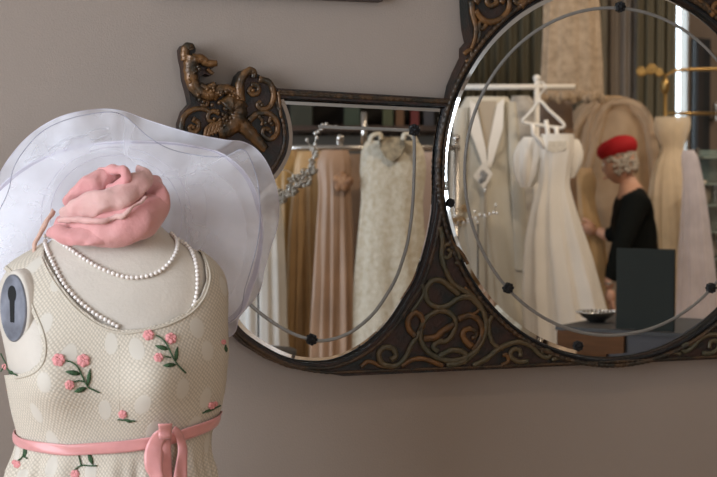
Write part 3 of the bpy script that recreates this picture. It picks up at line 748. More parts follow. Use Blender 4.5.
brim(L1, (118, 212), 2.13, .03, .010, 5, .7, ORG, 'brim', HEM, .0018, inner=.01, lump=.0018)
brim(L2, (118, 212), 2.20, .03, .016, 6, 2.2, ORG2, 'sheer_brim_layer', HEM, .0008, inner=.5, lump=.003)
brim(L3, (118, 212), 2.085, .01, .008, 6, .4, ORG3, 'sheer_brim_layer', WIRE, .0006, inner=.62, lump=.002)
# gathered crown behind the neck, and its ring
b = MB(); rows = []
for i in range(12):
    t = i/11; row = []
    for k in range(72):
        a = 2*pi*k/72; rr = (.088-.02*t-.05*max(0, t-.75)*4*.5)*(1+.02*sin(a*18)); row.append(at(116, 212, 2.168+.065*t)+RV*(rr*cos(a))+UV*(rr*.95*sin(a)))
    rows.append(row)
b.grid(rows, True); b.add(rows[-1], [tuple(range(72))]); b.build('crown', ORG, hat)
b = MB()
for rr, d in ((66, 2.115), (75, 2.12)):
    b.tube([at(116+rr*cos(2*pi*k/60), 216+rr*.92*sin(2*pi*k/60), d) for k in range(60)], .0008, 6, closed=True)
b.build('crown_wire', HEM, hat)
# soft organza gathers on the right of the brim
for pts in ([(188, 168), (214, 172), (236, 192), (246, 225), (244, 262), (228, 300), (208, 318), (196, 280), (186, 230)],):
    O = cat([Vector((*p, 0)) for p in pts], 8, True); c = sum(O, Vector())/len(O); rows = []
    for i in range(9):
        t = .05+.95*i/8; rows.append([at(*c.lerp(o_, t).xy, 2.088-.012*cos(t*pi/2)) for o_ in O])
    b = MB(); b.grid(rows, True); o = b.build('organza_gather', ORG3, hat)
# white ruffle gathered under the sheer layer, top left
b = MB(); rr_ = random.Random(2)
for k in range(5):
    P = cat([Vector((26+14*j+rr_.uniform(-3, 3), 158-7.5*j+k*4+rr_.uniform(-4, 4)+(j*j)*.45, 0)) for j in range(7)], 6)
    b.grid([[at(p.x, p.y+w_, 2.203+.005*sin(i*.8+k)+.004*w_) for i, p in enumerate(P)] for w_ in (-1.2, 0, 1.2)])
b.build('gathered_ruffle', ORG3, hat)
#REFLECTED
# ------------------------------------------------------------------ the shop seen in the mirror
IV = mat('ivory_satin', (.58, .56, .49), .42, var=.05, vscale=8, sheen=.2)
WS = mat('white_satin', (.86, .85, .82), .32, var=.04, vscale=6, sheen=.3)
TAN = mat('champagne_satin', (.42, .27, .125), .45, var=.12, vscale=6, sheen=.2)
GOLD = mat('old_gold_satin', (.34, .205, .07), .42, var=.15, vscale=6, sheen=.2)
ROSE = mat('dusty_rose_satin', (.33, .21, .135), .45, var=.12, vscale=6, sheen=.2)
BROWN = mat('mocha_silk', (.22, .14, .09), .5, var=.2, vscale=6)
IVL = mat('ivory_corded_lace', (.58, .55, .46), .6, col2=(.47, .42, .32), vscale=48, bump=.5, bscale=60)
WT = mat('white_tulle_gown', (.62, .62, .60), .75, var=.06, vscale=10)
TT = tulle('champagne_tulle', (.74, .60, .45), .5, vscale=6)
TI = tulle('ivory_tulle', (.92, .84, .70), .70, vscale=6)
TL = tulle('lilac_white_tulle', (.92, .90, .97), .66, vscale=6)
LV = mat('beige_lace_veil', (.46, .36, .26), .75, col2=(.32, .245, .17), vscale=30, bump=.5, bscale=80)
GREYG = mat('grey_beaded_gown', (.42, .40, .37), .55, var=.25, vscale=20)
DR_O = mat('olive_drape', (.115, .105, .07), .8, var=.12, vscale=3)
DR_K = mat('khaki_drape', (.20, .17, .12), .8, var=.1, vscale=3)
DR_G = mat('taupe_sheer_drape', (.30, .26, .225), .8, var=.08, vscale=3)
BRASS = mat('brass_tube', (.36, .24, .09), .38, .85)
CHROME = mat('chrome_tube', (.62, .60, .57), .2, 1)
WPAINT = mat('white_paint', (.78, .77, .74), .45)
CARD = mat('charcoal_board', (.026, .030, .027), .85, spec=.15)
COUNT = mat('walnut_counter', (.105, .046, .018), .7, spec=.15, var=.25, vscale=5, stretch=(1, 1, 9))
CTOP = mat('dark_counter_top', (.022, .021, .021), .55)
GREYP = mat('grey_panel', (.085, .083, .088), .8, spec=.15)
SKIN = mat('skin', (.62, .36, .26), .5)
BLK = mat('black_jersey', (.0045, .0065, .0065), .9, spec=.2)
RED = mat('red_felt', (.42, .004, .010), .8)
HAIR = mat('white_blonde_hair', (.62, .57, .50), .6, col2=(.36, .31, .26), vscale=60, bump=.6, bscale=120)
def floor_y(D, z=.1):
    y = 300
    for _ in range(40): y += (at(400, y, D).z-z)*F/D
    return y
def frow(b, rows, D, ratio, k, amp, ph=0, n=96, dz=0, thick=None):
    tab = smooth_tab(rows, 3, 2); T = tab[::2]+([tab[-1]] if tab[-1] != tab[::2][-1] else []); out = []; y0, y1 = T[0][0], T[-1][0]
    for y, xl, xr in T:
        hw = (xr-xl)/2*D/F; c = at((xl+xr)/2, y, D+dz); row = []; g = min(1, (y-y0)/max(1, (y1-y0)*.35))
        for j in range(n):
            a = 2*pi*j/n; m = 1+1.35*amp*g*(sin(k*a+ph+.4*sin(y*.02+ph))+.55*sin(int(k*1.7)*a+ph*3)+.4*noise.noise(Vector((a*3, y*.02, ph))))
            row.append(rf(c+RV*(hw*m*cos(a))-DH*(hw*ratio*m*sin(a))))
        out.append(row)
    b.grid(out, True); b.add(out[0], [tuple(range(n))]); return out
def gown(name, label, c_, rows, D, m, k=9, amp=.05, ratio=.45, ph=0, group='bridal gowns on the racks', bottom=True, flare=1.25):
    y, xl, xr = rows[-1]
    if bottom:
        fy = floor_y(D); w_ = (xr-xl)/2*flare; mid = (xl+xr)/2
        if fy > y+5: rows = rows+[(fy, mid-w_, mid+w_)]
    b = MB(); frow(b, rows, D, ratio, k, amp, ph)
    o = b.build(name, m); tag(o, label, c_, group); return o
def rtube(name, pts, r, m, parent=None, D=None, n=8, flat=1):
    """pts: (px, py, depth)"""
    b = MB(); b.tube([rat(*p) for p in pts], r, n, flat=flat); return b.build(name, m, parent)
def sub(o, name, rows, D, m, k=6, amp=.06, ratio=.6, ph=0):
    b = MB(); frow(b, rows, D, ratio, k, amp, ph, 48); q = b.build(name, m, o); return q
def hanger(px, py, D, m, label):
    t = thing('clothes_hanger', label, 'hanger', rat(px, py, D))
    P = [(px, py, D), (px+9, py+9, D), (px+22, py+21, D), (px+24, py+25, D), (px+20, py+27, D), (px, py+24, D), (px-14, py+22, D), (px-17, py+19, D), (px-13, py+15, D), (px-6, py+7, D)]
    b = MB(); b.tube([rat(*p) for p in cat(P, 4, True)], .0075, 8, closed=True); b.build('hanger_body', m, t)
    b = MB(); b.tube([rat(*p) for p in cat([(px, py, D), (px, py-6, D), (px+3, py-10, D), (px+6, py-14, D), (px+2, py-19, D), (px-4, py-16, D)], 5)], .0035, 6); b.build('hanger_hook', m, t)
    return t
# --- racks: rails on posts
def rack(label, x0, x1, y, D, m, posts, r=.012):
    a, c = rat(x0, y, D), rat(x1, y, D); z = (a.z+c.z)/2; a.z = c.z = z
    t = thing('garment_rack', label, 'clothes rack', (a.x, a.y, 0), None)
    b = MB(); b.tube([a, c], r, 10); b.build('rail', m, t)
    for u in posts:
        p = a.lerp(c, u); b = MB(); b.tube([(p.x, p.y, .03), (p.x, p.y, z+.03)], r, 10); b.ball((p.x, p.y, z+.04), r*1.4, 10, 8); b.build('post', m, t)
        b = MB(); d = (c-a).normalized(); n = Vector((-d.y, d.x, 0)); b.tube([p*1-Vector((0, 0, z-.02))-n*.22, p*1-Vector((0, 0, z-.02))+n*.22], .014, 8); b.build('foot', m, t)
    return t
# small mirror: rail of gowns
rack('chrome garment rack with ball finials holding the row of champagne and ivory gowns', 225, 460, 148, 5.75, CHROME, (.02, .49, .985))
rtube('post', [(364, 150, 5.9), (364, 112, 5.9)], .014, CHROME, bpy.data.objects['garment_rack'])
G = 'gowns on the chrome rack'
gown('bridal_gown', 'white tulle gown at the left end of the chrome rack', 'gown', [(178, 244, 272), (190, 238, 280), (240, 232, 283), (320, 230, 284)], 5.5, WT, 11, .07, group=G, ph=.3)
gown('bridal_gown', 'old gold satin gown hanging beside the white tulle gown', 'gown', [(150, 272, 296), (160, 269, 301), (220, 268, 300), (330, 268, 302)], 5.7, GOLD, 9, .16, group=G, ph=1.2, flare=1.05)
gown('bridal_gown', 'champagne satin gown with a slim bodice between the gold and brown gowns', 'gown', [(152, 298, 316), (162, 294, 321), (230, 291, 321), (330, 290, 322)], 5.62, TAN, 9, .16, group=G, ph=2.2, flare=1.05)
g4 = gown('bridal_gown', 'dusty rose satin gown with a fabric rosette at the bust', 'gown', [(150, 322, 348), (162, 316, 352), (190, 319, 350), (240, 317, 351), (330, 314, 353)], 5.5, ROSE, 11, .15, group=G, ph=3.1, flare=1.05)
gown('bridal_gown', 'narrow mocha silk gown squeezed beside the ivory lace gown', 'gown', [(154, 344, 362), (165, 342, 366), (240, 342, 366), (330, 342, 368)], 5.72, BROWN, 8, .14, group=G, ph=.9)
b = MB()
for k in range(16):
    a = k*2.4; rr = 1+k*.45; p = rat(343+rr*cos(a), 182+rr*.8*sin(a), 5.46); b.ball(p, .018, 8, 6, (1, .55, 1))
b.build('fabric_rosette', mat('brown_rosette', (.16, .075, .04), .6, col2=(.42, .24, .13), vscale=30), g4)
g6 = gown('bridal_gown', 'sleeveless ivory corded lace gown with a deep scoop neckline', 'gown', [(141, 366, 418), (150, 361, 424), (170, 360, 426), (200, 362, 422), (250, 358, 424), (330, 352, 432)], 5.5, IVL, 7, .045, group=G, ph=.2, ratio=.35)
# shoulder straps, neckline inset
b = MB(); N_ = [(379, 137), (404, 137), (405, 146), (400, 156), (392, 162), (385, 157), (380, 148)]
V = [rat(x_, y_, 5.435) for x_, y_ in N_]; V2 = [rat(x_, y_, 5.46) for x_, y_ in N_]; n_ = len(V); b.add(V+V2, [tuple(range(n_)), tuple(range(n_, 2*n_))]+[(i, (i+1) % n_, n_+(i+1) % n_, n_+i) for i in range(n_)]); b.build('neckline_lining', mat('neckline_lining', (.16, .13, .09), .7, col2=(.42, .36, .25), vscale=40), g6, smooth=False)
for pts in ([(370, 143), (372, 136), (380, 134), (381, 140)], [(403, 140), (405, 134), (412, 135), (417, 143)]):
    b = MB(); b.tube([rat(x_, y_, 5.42) for x_, y_ in cat([Vector((*p, 0)) for p in pts], 5) and [(q.x, q.y) for q in cat([Vector((*p, 0)) for p in pts], 5)]], .018, 8, flat=.5); b.build('shoulder_strap', IVL, g6)
gown('bridal_gown', 'mauve beige gown at the right end of the chrome rack', 'gown', [(152, 420, 438), (162, 417, 442), (220, 418, 442), (330, 418, 444)], 5.75, mat('mauve_beige_satin', (.42, .32, .28), .5, var=.1, vscale=6), 6, .08, group=G, ph=1.9)
gown('bridal_gown', 'tan gown hanging behind the champagne and rose gowns', 'gown', [(146, 300, 330), (156, 292, 340), (330, 290, 345)], 6.0, TAN, 10, .08, group=G, ph=4)
gown('bridal_gown', 'gold gown hanging behind the white tulle gown', 'gown', [(150, 252, 275), (160, 246, 284), (330, 246, 290)], 5.95, GOLD, 10, .08, group=G, ph=5)
# shelf with boxes above the rack
sh = thing('wall_shelf', 'dark wooden open shelf unit with boxes above the gown rack', 'shelf', rat(340, 140, 8.2))
u0, u1 = rat(215, 100, 8.2), rat(462, 100, 8.2); mid = (u0+u1)/2; dx = (u1-u0); ang = atan2(dx.y, dx.x); RM = Matrix.Rotation(ang, 3, 'Z'); Lw = dx.length
zt, zb = rat(340, 62, 8.2).z, rat(340, 128, 8.2).z
bk = RM @ Vector((0, -1, 0)); bk = bk if bk.dot(rf(CAM)-rf(rf(CAM))*0-mid) < 0 else -bk
bk = (mid-Vector((0, 4.8, 0))); bk.z = 0; bk = (RM @ Vector((0, 1, 0))); bk = bk if bk.y < 0 else -bk
b = MB()
for z in (zb, zt): b.box((mid.x, mid.y, z)+bk*0 if False else Vector((mid.x, mid.y, z))+bk*.16, (Lw, .32, .03), RM)
b.build('shelf_board', DWOOD, sh, smooth=False)
b = MB(); b.box(Vector((mid.x, mid.y, (zt+zb)/2))+bk*.33, (Lw, .02, zt-zb), RM); b.build('back_panel', mat('very_dark_wood', (.012, .010, .009), .8), sh, smooth=False)
b = MB(); b.box(Vector((mid.x, mid.y, zb/2-.02))+bk*.33, (Lw, .03, zb-.03), RM); b.build('lower_panel', mat('grey_green_panel', (.12, .115, .10), .7), sh, smooth=False)
for i, (x0, x1, yt, nm, cl) in enumerate(((290, 312, 96, 'dark olive', (.03, .035, .022)), (344, 360, 100, 'dark green', (.03, .05, .03)), (383, 393, 106, 'olive green', (.06, .07, .03)), (396, 404, 106, 'rust brown', (.12, .055, .02)), (411, 419, 107, 'dark red', (.12, .012, .012)), (424, 434, 107, 'slate grey', (.05, .05, .06)))):
    a, c = rat(x0, 127, 8.22), rat(x1, 127, 8.22); w_ = (c-a).length; h_ = rat(x0, yt, 8.22).z-(zb+.015); m_ = (a+c)/2
    b = MB(); b.box(Vector((m_.x, m_.y, zb+.016+h_/2))+bk*.12, (w_, .2, h_), RM); b.box(Vector((m_.x, m_.y, zb+.016+h_*.92))+bk*.12, (w_+.01, .21, h_*.16), RM)
    tag(b.build('storage_box', mat('box_'+nm.replace(' ', '_'), cl, .6), smooth=False), nm+' storage box on the dark wall shelf', 'box', 'storage boxes on the wall shelf')

# --- round mirror: white rail with gowns
rack('white garment rack with the satin and jacket gowns hanging from it', 452, 575, 87, 6.5, WPAINT, (.03, .69), .013)
G = 'gowns seen in the round mirror'
g = gown('bridal_gown', 'long ivory gown with an open revers jacket and a white price tag', 'gown', [(97, 466, 508), (108, 459, 513), (130, 456, 516), (170, 456, 516), (210, 456, 520), (260, 462, 530), (330, 466, 545)], 6.3, IV, 9, .05, group=G, ph=.6, ratio=.4)
for pts in ([(470, 100), (476, 104), (486, 150), (487, 165), (483, 166), (470, 130)], [(504, 98), (497, 104), (488, 148), (487, 166), (491, 168), (503, 128)]):
    b = MB(); O = [rat(x_, y_, 6.215) for x_, y_ in pts]; O2 = [rat(x_, y_, 6.235) for x_, y_ in pts]; n_ = len(O); b.add(O+O2, [tuple(range(n_)), tuple(range(n_, 2*n_))]+[(i, (i+1) % n_, n_+(i+1) % n_, n_+i) for i in range(n_)]); b.build('lapel', WS, g, smooth=False)
b = MB(); O = [(477, 101), (497, 101), (487, 155)]; b.add([rat(x_, y_, 6.225) for x_, y_ in O]+[rat(x_, y_, 6.245) for x_, y_ in O], [(0, 1, 2), (3, 4, 5), (0, 1, 4, 3), (1, 2, 5, 4), (2, 0, 3, 5)]); b.build('jacket_lining', mat('gown_lining', (.44, .38, .30), .6), g, smooth=False)
rtube('opening_shade_strip', [(487, 165, 6.235), (486, 230, 6.23), (487, 330, 6.21)], .005, mat('opening_shadow_line', (.40, .36, .30), .8), g)  # darker cord, painting the shade along the jacket's opening
sub(g, 'sleeve', [(108, 458, 470), (140, 452, 466), (180, 450, 464), (225, 450, 462)], 6.25, IV, 3, .06)
sub(g, 'sleeve', [(102, 505, 516), (140, 508, 520), (200, 512, 525), (270, 516, 530)], 6.25, IV, 3, .06)
b = MB(); O = [(484, 161), (493, 174), (484, 189), (473, 176)]; b.add([rat(x_, y_, 6.19) for x_, y_ in O]+[rat(x_, y_, 6.196) for x_, y_ in O], [(0, 1, 2, 3), (4, 5, 6, 7)]+[(i, (i+1) % 4, 4+(i+1) % 4, 4+i) for i in range(4)]); tg = b.build('price_tag', WPAINT, g, smooth=False)
b = MB()
for dx_, dy_, r_ in ((0, -3, .014), (1, 2, .016), (-2, 5, .012), (3, -1, .01)): b.ball(rat(483+dx_, 176+dy_, 6.187), r_, 8, 5, (1, .15, 1))
b.build('tag_print', mat('grey_print', (.28, .30, .33), .7), tg)
hanger(540, 101, 6.15, WPAINT, 'white plastic clothes hanger holding the puff-sleeved satin gown')
g = gown('bridal_gown', 'white satin gown with big puffed sleeves on the white hanger', 'gown', [(134, 541, 574), (150, 539, 574), (172, 540, 570), (186, 539, 569), (205, 534, 574), (240, 529, 584), (290, 529, 597), (335, 531, 606)], 6.02, WS, 8, .10, group=G, ph=.8, ratio=.55)
for rows_, ph_ in (([(137, 524, 544), (143, 518, 546), (158, 515, 545), (174, 516, 541), (184, 519, 535), (187, 522, 532)], .4), ([(139, 569, 578), (145, 568, 582), (156, 567, 583), (168, 567, 580), (178, 569, 574)], 1.4)):
    sub(g, 'puffed_sleeve', rows_, 6.05, WS, 7, .12, .6, ph_)
for pts in ([(533, 124), (533, 134), (540, 140), (546, 150)], [(556, 126), (557, 134), (562, 142)], [(546, 120), (548, 136), (552, 150)]):
    rtube('shoulder_strap', [(x_, y_, 6.0) for x_, y_ in pts], .010, WS, g)
b = MB(); O = [(547, 150), (553, 153), (561, 151), (567, 148), (566, 141), (549, 141)]; b.add([rat(x_, y_, 5.978) for x_, y_ in O]+[rat(x_, y_, 5.99) for x_, y_ in O], [tuple(range(6)), tuple(range(6, 12))]+[(i, (i+1) % 6, 6+(i+1) % 6, 6+i) for i in range(6)]); b.build('lace_yoke', mat('white_lace_yoke', (.74, .71, .64), .6, col2=(.62, .59, .52), vscale=80), g, smooth=False)
gown('bridal_gown', 'grey beaded gown half hidden between the jacket gown and the satin gown', 'gown', [(96, 512, 530), (106, 508, 536), (160, 508, 536), (240, 510, 540), (330, 512, 545)], 6.75, GREYG, 7, .06, group=G, ph=2)
gown('bridal_gown', 'brown lace gown behind the white hanger', 'gown', [(92, 536, 560), (102, 530, 572), (160, 532, 575), (330, 530, 580)], 7.2, BROWN, 7, .06, group=G, ph=1)
v = gown('lace_veil', 'long beige lace veil with a scalloped hem hanging high above the satin gown', 'veil', [(-50, 556, 584), (-30, 548, 592), (0, 545, 597), (50, 543, 599), (97, 541, 601)], 7.0, LV, 8, .05, group=None, bottom=False, ph=.4, ratio=.25)
b = MB()
for k in range(14):
    x_ = 541+60*k/13; b.ball(rat(x_, 97+2*sin(k*2), 6.9+.06*sin(k)), .026, 8, 6, (1, .4, 1))
b.build('scalloped_hem', LV, v)
g = gown('bridal_gown', 'wide champagne tulle gown filling the space behind the person', 'gown', [(96, 596, 622), (103, 584, 634), (116, 573, 645), (140, 566, 652), (190, 566, 655), (235, 578, 655), (290, 596, 662), (330, 598, 668)], 8.3, TAN, 11, .075, group=G, ph=1.5, ratio=.4)
b = MB(); frow(b, [(97, 594, 626), (104, 580, 640), (118, 569, 650), (142, 562, 655), (190, 562, 660), (240, 575, 662), (330, 590, 675)], 8.25, .5, 6, .07, .2); b.build('tulle_overlay', TT, g)
b = MB()
for P in ([(594, 100), (580, 118), (570, 150), (572, 190), (584, 236)], [(602, 98), (590, 120), (582, 155), (576, 200), (588, 240)], [(614, 101), (602, 112), (592, 135), (590, 165)], [(612, 104), (628, 102), (644, 112), (652, 132), (656, 165)], [(606, 106), (596, 140), (586, 175), (582, 215)], [(630, 106), (646, 124), (652, 160), (654, 210)], [(598, 104), (575, 128), (566, 160), (566, 185)]):
    Q = [(q.x, q.y) for q in cat([Vector((*p, 0)) for p in P], 6)]; n_ = len(Q)
    b.tube([rat(x_, y_, 8.13) for i, (x_, y_) in enumerate(Q)], [.012+.016*sin(pi*i/(n_-1)) for i in range(n_)], 8)
b.build('draped_tulle_fold', TT, g)
gown('bridal_gown', 'small pale satin gown with a ruffled edge left of the person', 'gown', [(168, 574, 590), (178, 571, 597), (200, 574, 594), (240, 574, 604), (330, 570, 612)], 7.8, TAN, 6, .1, group=G, ph=2.7)
g = gown('bridal_gown', 'ivory tulle gown with a strapless bodice on the brass stand', 'gown', [(117, 655, 690), (126, 653, 691), (136, 656, 688), (146, 662, 683), (152, 662, 683), (162, 656, 689), (182, 651, 697), (230, 648, 704), (330, 646, 712)], 7.75, TI, 10, .06, group=G, ph=.5, ratio=.5)
b = MB(); frow(b, [(120, 658, 686), (135, 659, 684), (150, 664, 681), (180, 655, 690), (330, 652, 703)], 7.75, .4, 9, .05, 1); b.build('lining', mat('ivory_lining', (.85, .75, .60), .6), g)
g = gown('bridal_gown', 'lilac-white tulle gown at the right end beside the glass shelves', 'gown', [(150, 683, 694), (156, 681, 698), (180, 683, 703), (215, 682, 708), (260, 680, 713), (330, 678, 720)], 7.3, TL, 9, .07, group=G, ph=2.5, ratio=.5)
b = MB(); frow(b, [(154, 685, 693), (180, 686, 698), (330, 684, 712)], 7.35, .4, 9, .05, 1); b.build('lining', mat('lilac_lining', (.80, .77, .82), .6), g)
# brass stand with scrollwork
t = thing('brass_display_stand', 'brass display stand with scrolled finial and long rails above the ivory tulle gown', 'stand', (rat(665, 100, 8.0).x, rat(665, 100, 8.0).y, 0))
q = rat(665, 100, 8.0); b = MB(); b.tube([(q.x, q.y, .02), (q.x, q.y, rat(665, 74, 8).z)], .013, 8); b.ball((q.x, q.y, rat(665, 86, 8).z), .028, 8, 6, (1, 1, 1.8)); b.build('post', BRASS, t)
b = MB(); b.tube([(q.x, q.y, 0), (q.x, q.y, .03)], [.2, .16], 20); b.build('base', BRASS, t)
rtube('rail', cat([(664, 77, 8.0), (675, 71, 8.0), (690, 69.5, 8.02), (725, 69, 8.05)], 4), .010, BRASS, t)
rtube('rail', [(666, 113, 8.0), (690, 113.5, 8.02), (725, 113.5, 8.05)], .010, BRASS, t)
b = MB()
for c_, r_, s_ in (((641, 71), 5, 1), ((651, 70), 5.5, -1), ((659, 72), 4, 1)):
    P = [rat(c_[0]+r_*(1-u/26)*cos(s_*u*.5), c_[1]+r_*(1-u/26)*sin(s_*u*.5), 8.0) for u in range(24)]; b.tube(P, .010, 6)
b.build('scroll_finial', BRASS, t)
# glass shelves
t = thing('glass_shelf_unit', 'tall glass display shelf unit at the right of the round mirror reflection', 'shelf', (rat(712, 200, 8.3).x, rat(712, 200, 8.3).y, 0))
GL = mat('green_shelf_glass', (.12, .22, .20), .08)
GLm, nt_, bb_ = nodes('clear_green_glass'); bb_.inputs['Base Color'].default_value = (.30, .40, .38, 1); bb_.inputs['Roughness'].default_value = .05; bb_.inputs['Alpha'].default_value = .45
a, c = rat(697, 200, 8.3), rat(740, 200, 8.3); dd = (c-a); an = atan2(dd.y, dd.x); RG = Matrix.Rotation(an, 3, 'Z'); mm = (a+c)/2
for y_ in (158, 184, 205, 232, 258, 300): b = MB(); b.box((mm.x, mm.y, rat(705, y_, 8.3).z), (dd.length, .3, .010), RG); b.build('glass_shelf', mat('shelf_edge_glass', (.26, .32, .30), .15) if y_ == 158 else bpy.data.materials['shelf_edge_glass'], t, smooth=False)
b = MB(); b.box((mm.x, mm.y, rat(705, 150, 8.3).z/2), (dd.length, .012, rat(705, 150, 8.3).z), RG); b.build('glass_back', GLm, t, smooth=False)
b = MB(); b.tube([(a.x, a.y, 0), (a.x, a.y, rat(705, 148, 8.3).z)], .012, 8); b.build('upright', CHROME, t)
for x_, y_, cl in ((703, 296, (.02, .02, .02)), (711, 254, (.3, .28, .25)), (704, 200, (.4, .36, .3))):
    p = rat(x_, y_, 8.25); shz = max(z for z in [rat(705, q_, 8.3).z for q_ in (158, 184, 205, 232, 258, 300)] if z < p.z+.03)+.006
    b = MB(); b.tube([(p.x, p.y, shz), (p.x, p.y, shz+.03), (p.x, p.y, shz+.08), (p.x, p.y, shz+.11), (p.x, p.y, shz+.14)], [.035, .045, .04, .015, .02], 14)
    tag(b.build('perfume_bottle', mat('bottle_%d' % x_, cl, .3)), {703: 'small black bottle on the low glass shelf', 711: 'small grey bottle on the middle glass shelf', 704: 'small beige bottle on the upper glass shelf'}[x_], 'bottle', 'ornaments on the glass shelves')

# --- curtains at the far wall and the narrow window
def drape(name, label, x0, x1, D, m, k, y0=-60, ph=0):
    rows = []; a, c = rat(x0, 100, D), rat(x1, 100, D); n = 90; nn = Vector((-(c-a).y, (c-a).x, 0)).normalized(); b = MB()
    for zi in range(14):
        z = 2.95-2.93*zi/13; rows.append([a.lerp(c, i/n)*1+nn*(.022*sin(k*2*pi*i/n+ph+.2*sin(z*2))+.015*sin(k*4.3*pi*i/n+ph))+Vector((0, 0, z-(a.z+(c.z-a.z)*i/n))) for i in range(n+1)])
    b.grid(rows); o = b.build(name, m, solid=.006); return tag(o, label, 'curtain', 'drapes along the back wall')
drape('floor_length_curtain', 'dark olive curtain at the left of the round mirror reflection', 440, 546, 9.3, DR_O, 8)
drape('floor_length_curtain', 'khaki curtain directly behind the lace veil', 538, 606, 9.4, DR_K, 5, ph=1)
drape('floor_length_curtain', 'pale taupe sheer curtain between the two khaki curtains', 598, 640, 9.5, DR_G, 3, ph=2)
drape('floor_length_curtain', 'khaki curtain hanging left of the narrow bright window', 636, 674.5, 9.4, mat('khaki_olive_drape', (.17, .15, .10), .8), 3.5, ph=.4)
drape('floor_length_curtain', 'dark brown curtain behind the chrome rack of gowns', 205, 448, 9.2, mat('dark_brown_drape', (.05, .038, .03), .8), 16)
# window frame + dark door right of it
window('window_3', ((WX0+WX1)/2, YB-.04, 1.9), WX1-WX0, 2.0, 'y', ())
area('slit_daylight', ((WX0+WX1)/2, YB-.13, 1.9), (pi/2, 0, 0), WX1-WX0, 2.0, 3, (.72, .88, 1))
x0, x1 = WX1+.01, bwx(706)
b = MB(); b.box(((x0+x1)/2, YB+.03, 1.25), (x1-x0, .06, 2.5)); d = struct(b.build('door_1', mat('dark_slate_door', (.035, .042, .05), .45), smooth=False))
b = MB(); b.box((x0+.03, YB+.075, 1.25), (.05, .03, 2.5)); b.build('door_frame', GREYP, d, smooth=False)
b = MB()
for z in (1.3, 1.9): b.tube([(x0+.14, YB+.06, z), (x0+.14, YB+.11, z), (x0+.14, YB+.11, z+.12)], .014, 8)
b.build('door_handle', CHROME, d)

# --- counter with standing board and dish
A0, A1 = at(557, 326, 4.62), at(672, 331, 4.40); ctz = A0.z; ex = (A1-A0); ex.z = 0; ex.normalize(); ey = Vector((-ex.y, ex.x, 0)); ey = ey if ey.dot(DH) > 0 else -ey
def qbox(b, x0, x1, y0, y1, z0, z1, org=None):
    o_ = Vector(((org or A0).x, (org or A0).y, 0)); vs = []
    for x_ in (x0, x1):
        for y_ in (y0, y1):
            for z_ in (z0, z1): vs.append(rf(o_+ex*x_+ey*y_+Vector((0, 0, z_))))
    b.add(vs, [(0, 1, 3, 2), (4, 6, 7, 5), (0, 4, 5, 1), (2, 3, 7, 6), (0, 2, 6, 4), (1, 5, 7, 3)])
c0 = rf(A0+ex*.6+ey*.25)
ct = thing('shop_counter', 'brown wooden shop counter with dark top under the charcoal board', 'counter', (c0.x, c0.y, 0))
b = MB(); qbox(b, 0, .235, 0, .5, 0, ctz-.012); b.build('body', COUNT, ct, smooth=False)
b = MB(); qbox(b, .235, 1.2, .01, .49, 0, ctz-.012); b.build('grey_front', GREYP, ct, smooth=False)
b = MB(); qbox(b, -.004, 1.21, -.006, .51, ctz-.012, ctz); b.build('counter_top', CTOP, ct, smooth=False)
# board
bx0 = (at(612, 331, 4.5)-A0).dot(ex); mid = rf(A0+ex*(bx0+.09)+ey*.03)
hgt = .262
bd = thing('standing_board', 'charcoal rectangular board standing on the counter, seen from behind', 'display board', (mid.x, mid.y, ctz))
b = MB(); qbox(b, bx0, bx0+.195, .02, .03, ctz+.002, ctz+hgt); b.build('panel', CARD, bd, smooth=False)
b = MB(); qbox(b, bx0+.06, bx0+.12, .031, .10, ctz+.001, ctz+.09); b.build('easel_foot', CARD, bd, smooth=False)
# silver dish
dc = rat(597, 322, 4.75); dc.z = ctz
ds = thing('silver_dish', 'oval silver dish with a beaded rim on the counter beside the charcoal board', 'dish', dc)
b = MB(); pr = [(0, .003), (.030, .002), (.034, .008), (.055, .020), (.068, .032), (.070, .034), (.066, .034), (.050, .022), (.030, .011), (0, .010)]
rows = [[dc+Vector((r*cos(2*pi*k/40), r*.75*sin(2*pi*k/40), z)) for k in range(40)] for r, z in pr]; b.grid(rows, True); b.build('bowl', CHROME, ds)
b = MB()
for k in range(30): b.ball(dc+Vector((.07*cos(2*pi*k/30), .0525*sin(2*pi*k/30), .036)), .005, 6, 4)
b.build('beaded_rim', CHROME, ds)

